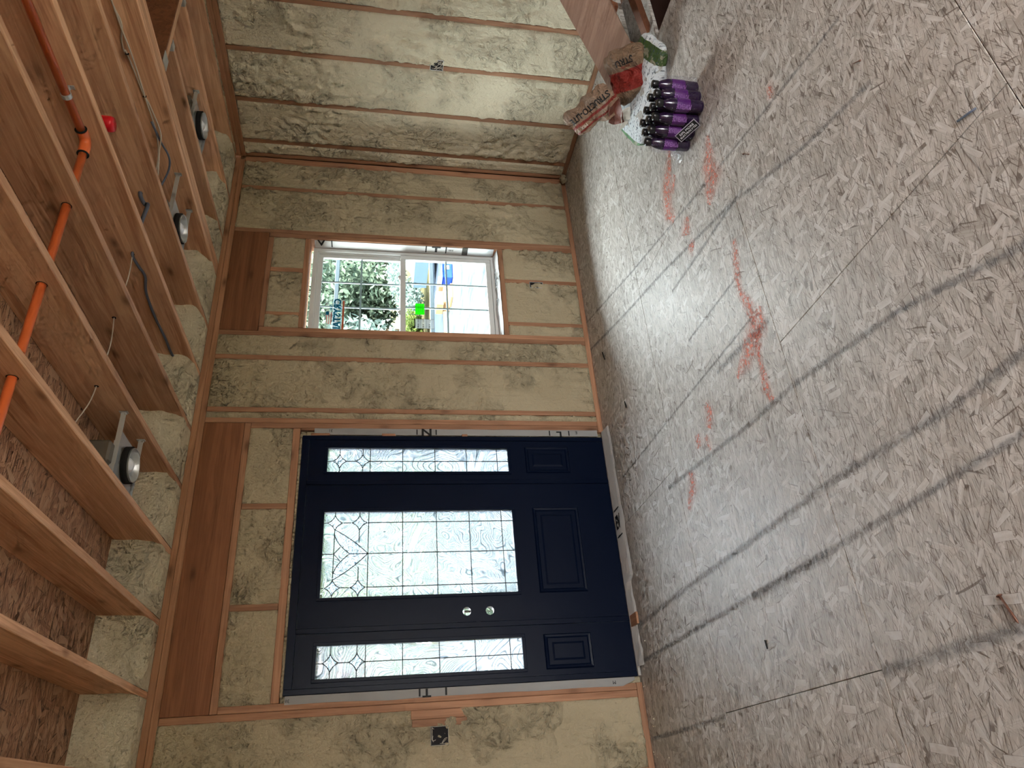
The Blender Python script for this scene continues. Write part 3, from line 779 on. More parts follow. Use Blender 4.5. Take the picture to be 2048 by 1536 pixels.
# glass panes and lead cames
YG = 0.018
CW = 0.0052
lead = plain('lead_came', (0.03, 0.035, 0.04), 0.5, 0.4, 0.3)
def pane(x0, x1, z0, z1, par, mat=None):
    return box('glass_pane', (x0, YG, z0), (x1, YG + 0.004, z1), mat or M['wavy'], par, 0)
def came(pts, par, w=CW):
    """flat lead strip following a 2D path in the glass plane"""
    P = [Vector((x, 0, z)) for x, z in pts]
    bm = bmesh.new(); L = []
    for i, p in enumerate(P):
        t = (P[min(i + 1, len(P) - 1)] - P[max(i - 1, 0)]).normalized(); nn = Vector((-t.z, 0, t.x)) * w / 2
        L.append([bm.verts.new(q) for q in (p - nn + Vector((0, YG - .003, 0)), p + nn + Vector((0, YG - .003, 0)), p + nn + Vector((0, YG + .001, 0)), p - nn + Vector((0, YG + .001, 0)))])
    for a, b_ in zip(L, L[1:]):
        for k in range(4): bm.faces.new((a[k], a[(k + 1) % 4], b_[(k + 1) % 4], b_[k]))
    bm.faces.new(L[0]); bm.faces.new(L[-1])
    return from_bm('lead_came', bm, lead, P[0], par)
def arc(a, b_, c, n=8):
    """curve from a to b bulging towards c"""
    out = []
    for i in range(n + 1):
        t = i / n; out.append(((1 - t) ** 2 * a[0] + 2 * t * (1 - t) * c[0] + t * t * b_[0], (1 - t) ** 2 * a[1] + 2 * t * (1 - t) * c[1] + t * t * b_[1]))
    return out
def star(cx, cz, rx, rz, par):
    tips = [(cx + rx, cz), (cx, cz + rz), (cx - rx, cz), (cx, cz - rz)]
    out = []
    for i in range(4):
        a, b_ = tips[i], tips[(i + 1) % 4]
        c = (cx + (a[0] + b_[0] - 2 * cx) * 0.27, cz + (a[1] + b_[1] - 2 * cz) * 0.27)
        A = arc(a, b_, c); came(A, par); out += A[:-1]
    prism('bevelled_glass', out, 'y', YG - 0.0035, YG - 0.0005, M['bevel'], par)
ZS = [1.632, 1.420, 1.206, 0.994, 0.784]
# centre light
xc = -3.345; xv = [-3.552, xc, -3.147]
zz = [GZ0] + ZS[::-1]
xx = [-3.612] + xv + [-3.078]
for a, b_ in zip(zz, zz[1:]):
    for c, d_ in zip(xx, xx[1:]): pane(c + .0008, d_ - .0008, a + .0008, b_ - .0008, slab)
for z in ZS: came([(-3.612, z), (-3.078, z)], slab)
for x in xv: came([(x, GZ0), (x, ZS[0])], slab)
zu = [ZS[0], 1.688, 1.838, GZ1]
for a, b_ in zip(zu, zu[1:]):
    for c, d_ in zip(xx, xx[1:]): pane(c + .0004, d_ - .0004, a + .0004, b_ - .0004, slab)
RS = 0.049
for sx_ in (-3.552, -3.147):
    for sz_ in (1.838, 1.688): star(sx_, sz_, RS, RS * 0.95, slab)
    came([(sx_, 1.838 - RS), (sx_, 1.688 + RS)], slab) if False else None
for sz_ in (1.838, 1.688):
    pass
# cames joining the stars
for sx_, s in ((-3.552, -1), (-3.147, 1)):
    came([(sx_, 1.838 + RS), (sx_, GZ1)], slab); came([(sx_, 1.788), (sx_, 1.738)], slab); came([(sx_, 1.688 - RS), (sx_, ZS[0])], slab)
    e = -3.612 if s < 0 else -3.078
    for sz_ in (1.838, 1.688): came([(sx_ + s * RS, sz_), (e, sz_)], slab)
came([(-3.503, 1.838), (-3.196, 1.838)], slab)
came([(-3.503, 1.688), (-3.425, 1.688)], slab); came([(-3.275, 1.688), (-3.196, 1.688)], slab)
tip = (xc, 1.634)
came(arc((-3.190, 1.838), tip, (-3.262, 1.712), 14), slab); came(arc((-3.504, 1.838), tip, (-3.430, 1.712), 14), slab)
came(arc((-3.222, 1.838), (xc, 1.742), (-3.285, 1.822), 12), slab); came(arc((-3.470, 1.838), (xc, 1.742), (-3.405, 1.822), 12), slab)
came([(xc, 1.742), tip], slab)
came([(xc - 0.043, 1.800), (xc, 1.838)], slab); came([(xc + 0.043, 1.800), (xc, 1.838)], slab); came([(xc, 1.838), (xc, GZ1)], slab)
up_ = arc((-3.190, 1.838), tip, (-3.262, 1.712), 14); lo_ = arc((-3.222, 1.838), (xc, 1.742), (-3.285, 1.822), 12)
prism('bevelled_glass', up_ + lo_[::-1], 'y', YG - .0035, YG - .0005, M['bevel'], slab)
prism('bevelled_glass', [(2 * xc - p[0], p[1]) for p in up_ + lo_[::-1]], 'y', YG - .0035, YG - .0005, M['bevel'], slab)
# side lights
for par, x0, x1, xm in ((sl, -4.062, -3.884, -3.977), (sr, -2.806, -2.636, -2.725)):
    for a, b_ in zip(zz, zz[1:]):
        for c, d_ in ((x0, xm), (xm, x1)): pane(c + .0008, d_ - .0008, a + .0008, b_ - .0008, par)
    for a, b_ in zip(zu, zu[1:]):
        for c, d_ in ((x0, xm), (xm, x1)): pane(c + .0004, d_ - .0004, a + .0004, b_ - .0004, par)
    for z in ZS: came([(x0, z), (x1, z)], par)
    came([(xm, GZ0), (xm, ZS[0])], par)
    for sz_ in (1.828, 1.680):
        star(xm, sz_, RS, RS * 0.95, par)
        came([(xm + RS, sz_), (x1, sz_)], par); came([(xm - RS, sz_), (x0, sz_)], par)
    came([(xm, 1.828 + RS), (xm, GZ1)], par); came([(xm, 1.781), (xm, 1.727)], par); came([(xm, 1.68 - RS), (xm, ZS[0])], par)

# wrap lying over the sill in front of the door
def sill_wrap():
    bm = bmesh.new(); G = []
    nx = 60
    for i in range(nx + 1):
        x = -4.09 + (4.09 - 2.515) * i / nx
        wd = 0.125 + 0.018 * wob(x, 3, 3) + 0.008 * wob(x, 8, 14)
        if i < 20: wd *= 0.72 + 0.2 * wob(x, 2, 12)
        row = []
        for j in range(6):
            t = j / 5
            row.append(bm.verts.new((x, -0.016 - wd * t, 0.021 * (1 - t) ** 0.7 + 0.004 + 0.007 * abs(wob(x + t, 4, 11)) * t)))
        G.append(row)
    for i in range(nx):
        for j in range(5): bm.faces.new((G[i][j], G[i + 1][j], G[i + 1][j + 1], G[i][j + 1]))
    return from_bm('sill_housewrap', bm, M['wrap'], (-3.3, -0.05, 0.01), None, False, label='white housewrap strip printed EV folded onto the floor along the door sill', cat='housewrap')
sw = sill_wrap()
text('EV', 0.125, (-3.205, -0.083, 0.0265), (0, -1, 0), (1, 0, 0), M['ink'], sw, bold=0.003, squash=0.62)
for x in (-3.115, -3.295):
    box('printed_bar', (x - .004, -0.135, 0.026), (x + .004, -0.035, 0.0268), M['ink'], sw, 0)
ch = box('wood_scrap', (-3.86, -0.14, 0.010), (-3.79, -0.022, 0.024), M['stud_y'], None, 0.002, label='small brown wood scrap lying across the housewrap at the door sill', cat='wood scrap')

# ================================================================== WINDOW
wn = root('window_1', (-1.268, 0.1, 1.39), kind='structure')
V = M['vinyl']
# jamb liners of housewrap and board
def quad_strip(name, pts, mat, parent, th=0.0012, **kw):
    bm = bmesh.new(); vs = [bm.verts.new(p) for p in pts]; bm.faces.new(vs)
    bmesh.ops.solidify(bm, geom=bm.faces[:], thickness=th)
    return from_bm(name, bm, mat, pts[0], parent, False, **kw)
box('jamb_housewrap', (WX1 - .0035, 0.012, 0.70), (WX1 - .0012, 0.098, 2.10), M['wrap'], wn, 0)
text('T', 0.085, (WX1 - .0052, 0.045, 1.155), (0, 0, 1), (0, -1, 0), M['ink'], wn, bold=0.003, squash=1.3)
for z in (1.235, 1.075): box('printed_bar', (WX1 - .0058, 0.004, z - .005), (WX1 - .0048, 0.08, z + .005), M['ink'], wn, 0)
text('3/43', 0.022, (WX1 - .0052, 0.045, 1.035), (0, 0, 1), (0, -1, 0), M['ink'], wn)
text('V', 0.085, (WX1 - .0052, 0.04, 2.05), (0, 0, 1), (0, -1, 0), M['ink'], wn, bold=0.003)
box('printed_bar', (WX1 - .0058, 0.004, 1.965), (WX1 - .0048, 0.08, 1.975), M['ink'], wn, 0)
box('flashing_tape', (WX1 - .0075, 0.002, 0.690), (WX1 - .0045, 0.085, 0.90), M['steel'], wn, 0)
box('flashing_tape', (WX1 - .0080, 0.0015, 0.90), (WX1 - .0050, 0.086, 0.945), M['black'], wn, 0)
# sill wrap, buckled
bm = bmesh.new(); G = []
for i in range(31):
    x = -1.684 + 0.83 * i / 30
    lift = 0.0
    row = []
    for j in range(5):
        t = j / 4
        row.append(bm.verts.new((x, 0.1 - 0.098 * t, 0.664 + (0.016 + 0.018 * abs(wob(x, 2, 6))) * (1 - t) + 0.004 * wob(x + t, 1, 20))))
    G.append(row)
for i in range(30):
    for j in range(4): bm.faces.new((G[i][j], G[i + 1][j], G[i + 1][j + 1], G[i][j + 1]))
from_bm('sill_housewrap', bm, M['wrap'], (-1.27, 0.05, 0.67), wn, False, label='buckled white housewrap flap on the sill')
text('KAVY', 0.10, (-1.15, 0.035, 0.690), (-1, 0, 0), (0, -1, 0), M['ink'], wn, bold=0.002, squash=0.75)
text('A', 0.09, (-1.35, 0.035, 0.690), (-1, 0, 0), (0, -1, 0), M['ink'], wn, bold=0.002, squash=0.75)
# outer frame
FX0, FX1, FZ0, FZ1 = -1.684, -0.853, 0.674, 2.110
def ring(name, x0, x1, z0, z1, w_, y0, y1, mat, parent, bev=0.003, **kw):
    ws = w_ if hasattr(w_, '__len__') else (w_,) * 4   # left right bottom top
    return bmb([((x0, y0, z0), (x0 + ws[0], y1, z1)), ((x1 - ws[1], y0, z0), (x1, y1, z1)), ((x0 + ws[0], y0, z0), (x1 - ws[1], y1, z0 + ws[2])), ((x0 + ws[0], y0, z1 - ws[3]), (x1 - ws[1], y1, z1))], name, mat, parent, bev, **kw)
ring('window_frame', FX0, FX1, FZ0, FZ1, (0.028, 0.028, 0.034, 0.032), 0.100, 0.165, V, wn)
ring('frame_stop', FX0 + .028, FX1 - .028, FZ0 + .034, FZ1 - .032, 0.010, 0.118, 0.165, V, wn, 0.001)
def sash(x0, x1, z0, z1, y0, y1, ws, tag_):
    s = root('sash', ((x0 + x1) / 2, y0, z0), parent=wn)
    s.location = Vector(((x0 + x1) / 2, y0, z0)) - Vector((-1.268, 0.1, 1.39))
    ring('sash_rail', x0, x1, z0, z1, ws, y0, y1, V, s, 0.003)
    gx0, gx1, gz0, gz1 = x0 + ws[0], x1 - ws[1], z0 + ws[2], z1 - ws[3]
    ym = (y0 + y1) / 2
    mt = plain('muntin_grey', (0.42, 0.50, 0.54), 0.5, 0.3)
    zm = (gz0 + gz1) / 2; xa = gx0 + (gx1 - gx0) / 3; xb = gx0 + 2 * (gx1 - gx0) / 3
    m_ = 0.0065
    for x in (xa, xb): box('muntin', (x - m_, ym - .003, gz0), (x + m_, ym + .003, gz1), mt, s, 0)
    for a, b_ in ((gx0, xa - m_), (xa + m_, xb - m_), (xb + m_, gx1)): box('muntin', (a, ym - .003, zm - m_), (b_, ym + .003, zm + m_), mt, s, 0)
    box('glass_pane', (gx0 - .004, ym - .0075, gz0 - .004), (gx1 + .004, ym - .0055, gz1 + .004), M['glass'], s, 0)
    return s, (gx0, gx1, gz0, gz1, ym)
s_lo, glo = sash(-1.655, -0.882, 0.710, 1.437, 0.104, 0.128, (0.034, 0.036, 0.040, 0.042), 'low')
s_up, gup = sash(-1.655, -0.882, 1.400, 2.078, 0.132, 0.156, (0.034, 0.036, 0.040, 0.042), 'up')
for x in (-1.10, -1.44): bmb([((x - .022, 0.112, 1.437), (x + .022, 0.128, 1.447)), ((x - .008, 0.106, 1.437), (x + .008, 0.122, 1.455))], 'sash_lock', V, s_lo, 0.001)
# stickers on the glass (upper one faces outdoors and reads mirrored)
yst = gup[4] - .0085
stk = root('window_sticker', (-1.46, yst, 1.93), label='clear sticker with mirrored CRYSTAL lettering and striped flag on upper sash', cat='sticker')
def clearfilm():
    b = NB('clear_film'); t = b.n('BsdfTransparent', {'Color': (0.86, 0.9, 0.9, 1)}).outputs[0]
    return b.done(b.n('MixShader', {0: 0.18, 1: t, 2: b.bsdf((0.8, 0.85, 0.85), 0.3, 0.4)}).outputs[0])
box('film', (-1.605, yst, 1.852), (-1.325, yst + .0006, 1.995), clearfilm(), stk, 0)
blue = plain('sticker_blue', (0.0, 0.16, 0.30), 0.5, 0.3); orr = plain('sticker_orange', (0.55, 0.12, 0.05), 0.5, 0.3)
redm = plain('sticker_red', (0.6, 0.03, 0.04), 0.5, 0.3); whitem = plain('sticker_white', (0.75, 0.75, 0.75), 0.5, 0.3)
text('CRYSTAL', 0.072, (-1.465, yst - .001, 1.905), (1, 0, 0), up, blue, stk, bold=0.003, mirror=True, depth=0.0003)
box('sticker_bar', (-1.600, yst - .0008, 1.856), (-1.335, yst - .0002, 1.869), orr, stk, 0)
text('WINDOW & DOOR SYSTEMS', 0.012, (-1.47, yst - .001, 1.877), (1, 0, 0), up, blue, stk, mirror=True, depth=0.0002)
text('Run', 0.034, (-1.40, yst - .001, 1.955), (1, 0, 0), up, blue, stk, mirror=True, depth=0.0003)
box('sticker_bar', (-1.455, yst - .0008, 1.944), (-1.345, yst - .0002, 1.947), blue, stk, 0)
for k in range(5): box('flag_stripe', (-1.56 + .004 * k, yst - .0008, 1.948 + k * .008), (-1.445, yst - .0002, 1.952 + k * .008), redm if k % 2 == 0 else whitem, stk, 0)
box('flag_field', (-1.470, yst - .001, 1.966), (-1.44, yst - .0004, 1.990), blue, stk, 0)
ysl = glo[4] - .0085
gs = root('window_sticker', (-1.40, ysl, 1.29), label='bright green square permit sticker on lower sash glass', cat='sticker')
greenm = NB('green_sticker'); greenm = greenm.done(greenm.n('MixShader', {0: 0.45, 1: greenm.bsdf((0.04, 0.62, 0.02), 0.5, 0.3), 2: greenm.n('BsdfTranslucent', {'Color': (0.06, 0.75, 0.02, 1)}).outputs[0]}).outputs[0])
box('paper', (-1.455, ysl, 1.252), (-1.352, ysl + .0006, 1.322), greenm, gs, 0)
dgm = plain('dark_green_ink', (0.01, 0.16, 0.01), 0.6, 0.2)
for z in (1.268, 1.283, 1.297): box('printed_line', (-1.450, ysl - .0006, z), (-1.358, ysl - .0001, z + .0015), dgm, gs, 0)
box('printed_line', (-1.424, ysl - .0006, 1.255), (-1.4225, ysl - .0001, 1.32), dgm, gs, 0)
ls = root('window_sticker', (-1.52, ysl, 1.25), label='pale printed rating label with black grid lines on lower sash glass', cat='sticker')
lbm = NB('pale_label'); lbm = lbm.done(lbm.n('MixShader', {0: 0.55, 1: lbm.bsdf((0.55, 0.62, 0.66), 0.5, 0.3), 2: lbm.n('BsdfTransparent').outputs[0]}).outputs[0])
box('paper', (-1.585, ysl, 1.176), (-1.497, ysl + .0006, 1.330), lbm, ls, 0)
for z in (1.176, 1.24, 1.282, 1.322): box('printed_line', (-1.585, ysl - .0006, z), (-1.497, ysl - .0001, z + (.008 if z > 1.3 else .0018)), M['ink'], ls, 0)
for x in (-1.585, -1.4985): box('printed_line', (x, ysl - .0006, 1.176), (x + .0015, ysl - .0001, 1.33), M['ink'], ls, 0)
for z in (1.21, 1.26, 1.30): text('0.30', 0.014, (-1.515, ysl - .0008, z), (1, 0, 0), up, M['ink'], ls, depth=0.0002)
for z in (1.30, 1.262, 1.215): text('CR 31', 0.015, (-1.56, ysl - .0008, z), (1, 0, 0), up, M['ink'], ls, depth=0.0002, bold=0.0005)

# ================================================================== THINGS ON THE CEILING
# -- sprinkler pipe
PY, PZ, PX = -2.035, 2.835, -2.168
pipe = root('sprinkler_pipe', (PX, PY, PZ), label='orange plastic sprinkler pipe running through the joists with an elbow', cat='pipe')
tube('pipe_run', [(PX, -8.0, PZ), (PX, PY - 0.055, PZ)], 0.0165, M['orange'], pipe, 16)
tube('pipe_run', [(-6.9, PY, PZ), (PX - 0.06, PY, PZ)], 0.0165, M['orange'], pipe, 16)
tube('pipe_elbow', smooth_path([(PX, PY - 0.07, PZ), (PX + .002, PY - 0.03, PZ), (PX - 0.018, PY - .005, PZ), (PX - .07, PY, PZ)], 5), 0.0225, M['orange'], pipe, 16)
tube('glue_ring', [(PX, PY - 0.072, PZ), (PX, PY - 0.068, PZ)], 0.0240, M['rubber'], pipe, 16)
tube('glue_ring', [(PX - 0.068, PY, PZ), (PX - 0.072, PY, PZ)], 0.0240, M['rubber'], pipe, 16)
bm = bmesh.new()
bm_lathe(bm, [(0.0168, -0.010), (0.0195, -0.010), (0.0195, 0.010), (0.0168, 0.010), (0.0168, -0.010)], (PX, -2.275, PZ), 20, 'y')
bm_box(bm, (PX + 0.012, -2.284, PZ - .003), (-2.1195, -2.266, PZ + .002)); bm_box(bm, (-2.1215, -2.284, PZ - .02), (-2.1185, -2.266, PZ + .03))
from_bm('pipe_clamp', bm, M['steel'], (PX, -2.275, PZ), None, label='galvanized clamp holding the orange pipe to a joist', cat='pipe clamp')
# -- red capped sprinkler head
hd = root('capped_sprinkler', (-1.965, -1.965, 2.84), label='grey sprinkler drop with a bright red cap between two joists', cat='sprinkler')
lathe('drop', [(0.0, 0.06), (0.030, 0.06), (0.030, 0.0), (0.030, -0.002)], (-1.965, -1.965, 2.84), M['grey_plastic'], hd, 20, cap=(False, True))
tube('drop_pipe', [(-1.965, -1.965, 2.9), (-1.965, -1.965, 3.002)], 0.0165, M['orange'], hd)
lathe('red_cap', [(0.034, 0.0), (0.036, -0.004), (0.035, -0.045), (0.031, -0.055), (0.0, -0.056)], (-1.965, -1.965, 2.838), M['red'], hd, 24, cap=(True, False))

# -- recessed lights
def can(cx, cy_, xl, xr, r_, label):
    zr = 2.778
    c = root('recessed_light', (cx, cy_, zr), label=label, cat='recessed light', group='recessed lights between the joists')
    zp = zr + 0.045                                                 # mounting plate
    px0, px1, py0, py1 = xl + 0.045, min(xr - 0.03, cx + 0.13), cy_ - 0.15, cy_ + 0.15
    bm = bmesh.new()
    seg = 28; inner = []; outer = []
    for k in range(seg):
        a = 2 * math.pi * (k + .5) / seg; dx_, dy_ = math.cos(a), math.sin(a)
        inner.append(bm.verts.new((cx + r_ * 1.05 * dx_, cy_ + r_ * 1.05 * dy_, zp)))
        tx = ((px1 - cx) if dx_ > 0 else (cx - px0)) / abs(dx_); ty = 0.15 / abs(dy_); t = min(tx, ty)
        outer.append(bm.verts.new((cx + dx_ * t, cy_ + dy_ * t, zp)))
    in2 = [bm.verts.new(v.co + Vector((0, 0, .0015))) for v in inner]; ou2 = [bm.verts.new(v.co + Vector((0, 0, .0015))) for v in outer]
    for k in range(seg):
        j = (k + 1) % seg
        bm.faces.new((inner[k], inner[j], outer[j], outer[k])); bm.faces.new((in2[k], ou2[k], ou2[j], in2[j]))
        bm.faces.new((outer[k], outer[j], ou2[j], ou2[k])); bm.faces.new((inner[k], in2[k], in2[j], inner[j]))
    from_bm('mounting_plate', bm, M['steel'], (cx, cy_, zp), c)
    bm = bmesh.new()
    bm_lathe(bm, [(r_ * .62, 0.125), (r_ * .9, 0.085), (r_, 0.05), (r_, 0.0), (r_ * 1.04, -0.002), (r_ * 1.04, 0.002), (r_ * 1.01, 0.004), (r_ * 1.01, 0.05), (r_ * .92, 0.09), (r_ * .66, 0.13)], (cx, cy_, zr), 32)
    from_bm('can_housing', bm, M['steel'], (cx, cy_, zr), c, True)
    lathe('gasket', [(r_ * 1.03, 0.008), (r_ * 1.12, 0.008), (r_ * 1.12, 0.038), (r_ * 1.03, 0.038), (r_ * 1.03, 0.008)], (cx, cy_, zr), M['rubber'], c, 32, cap=(False, False))
    lathe('bulb', [(0.0, 0.000), (0.020, 0.004), (0.036, 0.018), (0.042, 0.038), (0.036, 0.062), (0.020, 0.085), (0.018, 0.125)], (cx, cy_, zr), M['bulb'], c, 24, cap=(False, True))
    box('can_top', (cx - r_ * .6, cy_ - r_ * .6, zr + .12), (cx + r_ * .6, cy_ + r_ * .6, zr + .135), M['dark_steel'], c, 0.004)
    bm = bmesh.new(); bx, by = cx - 0.035, cy_ - 0.215                  # junction box
    bm_box(bm, (bx - .035, by, zp + .004), (bx + .075, by + .10, zp + .115), 0.010)
    from_bm('junction_box', bm, M['dark_steel'], (bx, by, zp + .05), c)
    tube('conduit', [(bx - .01, by, zp + .08), (bx - .02, by - .05, zp + .11), (bx - .02, by - .01, zp + .155), (cx, cy_ - .05, zp + .12)], 0.007, M['dark_steel'], c, 8, 6)
    for k, y in enumerate((cy_ - 0.158, cy_ + 0.158)):
        bm = bmesh.new()
        bm_box(bm, (xl + .001, y - .004, zp - .012), (cx + .06, y - .001, zp + .012)); bm_box(bm, (cx - .06, y - .001, zp - .014), (xr - .001, y + .003, zp + .010))
        bm_box(bm, (xl + .001, y - .012, zp - .022), (xl + .004, y + .012, zp + .018)); bm_box(bm, (xr - .004, y - .012, zp - .022), (xr - .001, y + .012, zp + .018))
        from_bm('hanger_bar', bm, M['steel'], (cx, y, zp), c)
        lathe('nail_head', [(0.0, -0.010), (0.007, -0.010), (0.007, -.006), (.002, -.006), (.002, 0)], (xr - .004, y, zp - .012), M['steel'], c, 10, 'x', (False, False))
can(-3.145, -0.865, -3.295, -2.928, 0.083, 'recessed light can with white bulb nearest the front door, leftmost of three')
can(-1.560, -0.835, -1.693, -1.262, 0.083, 'recessed light can with white bulb, the middle one of three along the joists')
can(-0.640, -0.835, -0.877, -0.495, 0.083, 'recessed light can with bulb nearest the right foam wall, rightmost of three')

# -- cables
def staple(p, parent, axis='x'):
    x, y, z = p
    box('staple', (x - .007, y - .002, z - .009), (x + .004, y + .002, z + .009), M['rubber'], parent, 0)
c1 = tube('electrical_cable', [(-1.285, -3.2, 2.875), (-1.28, -2.6, 2.88), (-1.285, -2.117, 2.88), (-1.28, -2.04, 2.879), (-1.285, -1.963, 2.875), (-1.29, -1.854, 2.865), (-1.28, -1.70, 2.866), (-1.275, -1.55, 2.869), (-1.28, -1.348, 2.866), (-1.30, -1.199, 2.880), (-1.36, -1.12, 2.900), (-1.45, -1.08, 2.91), (-1.52, -1.05, 2.90)], 0.0042, M['cable'], None, 8, 6, label='pale cable with a wide slack bend stapled along the triple joist', cat='cable')
c2 = tube('electrical_cable', [(-1.285, -3.2, 2.862), (-1.28, -2.4, 2.872), (-1.275, -2.117, 2.885), (-1.27, -1.99, 2.873), (-1.275, -1.90, 2.895), (-1.272, -1.83, 2.902), (-1.268, -1.816, 2.893), (-1.275, -1.582, 2.873), (-1.27, -1.5, 2.86), (-1.29, -1.33, 2.84), (-1.34, -1.24, 2.86), (-1.44, -1.12, 2.88)], 0.0042, M['cable'], None, 8, 6, label='thicker pale cable that arches higher on the triple joist beside a staple', cat='cable')
staple((-1.2695, -1.815, 2.892), c2); staple((-1.272, -1.56, 2.871), c1)
c3 = tube('electrical_cable', [(-1.285, -1.40, 2.872), (-1.30, -1.27, 2.85), (-1.33, -1.19, 2.82), (-1.35, -1.10, 2.84), (-1.45, -1.06, 2.88)], 0.006, M['cable_grey'], None, 8, 6, label='short dark twisted cable bundle hanging above the middle recessed light', cat='cable')
tube('data_cable', [(-2.06, -1.251, 2.862), (-2.13, -1.262, 2.860), (-2.145, -1.20, 2.850), (-2.135, -1.128, 2.843), (-2.128, -1.064, 2.846), (-2.130, -0.928, 2.874), (-2.126, -0.687, 2.884), (-2.128, -0.477, 2.877), (-2.126, -0.306, 2.880), (-2.13, -0.20, 2.860), (-2.14, -0.13, 2.82), (-2.135, -0.06, 2.80)], 0.0075, M['cable_grey'], None, 8, 6, label='grey blue cable running along a joist towards the wall above the window side', cat='cable')
tube('data_cable', [(-1.70, -1.30, 2.884), (-1.755, -1.298, 2.875), (-1.775, -1.26, 2.860), (-1.79, -1.27, 2.84), (-1.90, -1.27, 2.85), (-2.085, -1.262, 2.862)], 0.011, M['cable_grey'], None, 8, 6, label='short dark blue grey cable loop poking out of a joist hole', cat='cable')
tube('thin_wire', [(-2.118, -1.251, 2.864), (-2.30, -1.27, 2.850), (-2.49, -1.26, 2.874)], 0.0028, M['cable'], None, 6, 5, label='thin pale wire crossing one bay below the grey blue cable', cat='wire')
tube('thin_wire', [(-2.531, -1.26, 2.874), (-2.70, -1.275, 2.855), (-2.889, -1.275, 2.871)], 0.0028, M['cable'], None, 6, 5, label='thin pale wire crossing the second bay from the orange pipe bend', cat='wire')
tube('thin_wire', [(-2.929, -1.275, 2.871), (-3.02, -1.275, 2.885), (-3.14, -1.27, 2.93), (-3.20, -1.20, 2.96), (-3.15, -1.05, 2.93)], 0.0028, M['cable'], None, 6, 5, label='thin pale wire curving down to the recessed light nearest the door', cat='wire')

# holes bored in the joists, their inner shade painted as dark discs
def hole(x, y, z, r_): lathe('hole_shade_disc', [(0.0, -0.0008), (r_, -0.0008), (r_, 0)], (x, y, z), M['box_dark'], ce, 16, 'x', (False, False))
for x in (-2.531, -2.929, -3.334, -3.739, -4.119): hole(x, PY, PZ, 0.0195)
for x, y, z in ((-2.119, -1.251, 2.864), (-2.531, -1.26, 2.874), (-2.929, -1.275, 2.871), (-1.732, -1.299, 2.878)): hole(x, y, z, 0.010)

# ================================================================== ELECTRIC BOXES
def elec_box(wall, u0, u1, z0, z1, label, wires, rimmat):
    """open box let into the wall"""
    cx, cz = (u0 + u1) / 2, (z0 + z1) / 2
    def P(u, d, z): return (u, d, z) if wall == 'f' else (d, u, z)
    o = root('electrical_box', P(cx, -0.005, cz), label=label, cat='electrical box')
    t = 0.003; fr = -0.010; bk = -0.001
    bm = bmesh.new()
    def bb(a, b_): 
        lo, hi = P(*a), P(*b_); bm_box(bm, lo, hi)
    bb((u0, fr, z0), (u0 + t, bk, z1)); bb((u1 - t, fr, z0), (u1, bk, z1)); bb((u0, fr, z0), (u1, bk, z0 + t)); bb((u0, fr, z1 - t), (u1, bk, z1))
    from_bm('box_rim', bm, rimmat, P(cx, fr, cz), o)
    bm = bmesh.new(); bb((u0 + t, -0.0065, z0 + t), (u1 - t, -0.0055, z1 - t)) 
    from_bm('box_inside_shade', bm, M['box_dark'], P(cx, bk, cz), o)  # flat dark sheet painted for the shade inside the box
    bm = bmesh.new()
    for k in range(wires):
        a = R.uniform(u0 + .01, u1 - .01); b_ = R.uniform(z0 + .01, z1 - .01)
        pts = [P(a, -0.007, b_)]
        for q in range(3):
            a = min(u1 - .008, max(u0 + .008, a + R.uniform(-.03, .03))); b_ = min(z1 - .008, max(z0 + .008, b_ + R.uniform(-.04, .04)))
            pts.append(P(a, -0.010 - R.random() * .008, b_))
        bm_tube(bm, smooth_path(pts, 3), 0.0016, 5)
    if wires: from_bm('wires', bm, M['cable'], P(cx, bk, cz), o, True, kind='stuff')
    return o
elec_box('f', -4.437, -4.340, 1.168, 1.268, 'square metal switch box full of wires left of the door', 5, M['dark_steel'])
elec_box('f', -1.237, -1.180, 0.318, 0.426, 'narrow dark outlet box under the window', 0, M['steel'])
elec_box('r', -1.062, -0.975, 1.166, 1.262, 'square box with white wires in the right foam wall', 9, M['vinyl'])

# ================================================================== STAIR
st = root('stair', (-0.5, -1.4, 0), label='wooden stair with wide board stringer rising along the right wall towards the camera', cat='staircase')
def stringer(x0, x1):
    # top edge through (y -2.162,z .645) and (-1.741,.295)
    s = -(0.645 - 0.295) / (2.162 - 1.741)      # dz/dy negative towards the wall
    zt_ = lambda y: 0.645 + (y + 2.162) * s
    yt0 = -2.162 + (0 - 0.645) / s; w_ = 0.305
    poly = [(yt0 - .002, 0.002), (yt0 - w_ , 0.002)]
    poly = [(yt0, 0.001), (-5.2, zt_(-5.2)), (-5.2, zt_(-5.2) - w_), (yt0 - w_ / -s, 0.001)]
    prism('stringer', [(a, max(b_, 0.001)) for a, b_ in poly], 'x', x0, x1, M['stair_y'], st)
    return zt_
zt_ = stringer(-0.925, -0.887)
stringer(-0.060, -0.022)
for k in range(12):
    y = -1.62 - k * 0.232; z = zt_(y + 0.125) - 0.02
    box('tread', (-0.886, y - 0.125, z - 0.028), (-0.061, y + 0.125, z), M['floor'], st, 0.002)
    if k < 11: prism('cleat', [(y - .10, z - .03), (y + .10, z - .03), (y + .02, z - .16), (y - .06, z - .16)], 'x', -0.886, -0.850, M['dark_y'], st)
bm = bmesh.new(); bm_tube(bm, [(-0.62, -2.42, 0.40), (-0.70, -1.9, 0.012)], 0.034, 4)
from_bm('leaning_brace', bm, M['dark_y'], (-0.66, -2.16, 0.2), st)

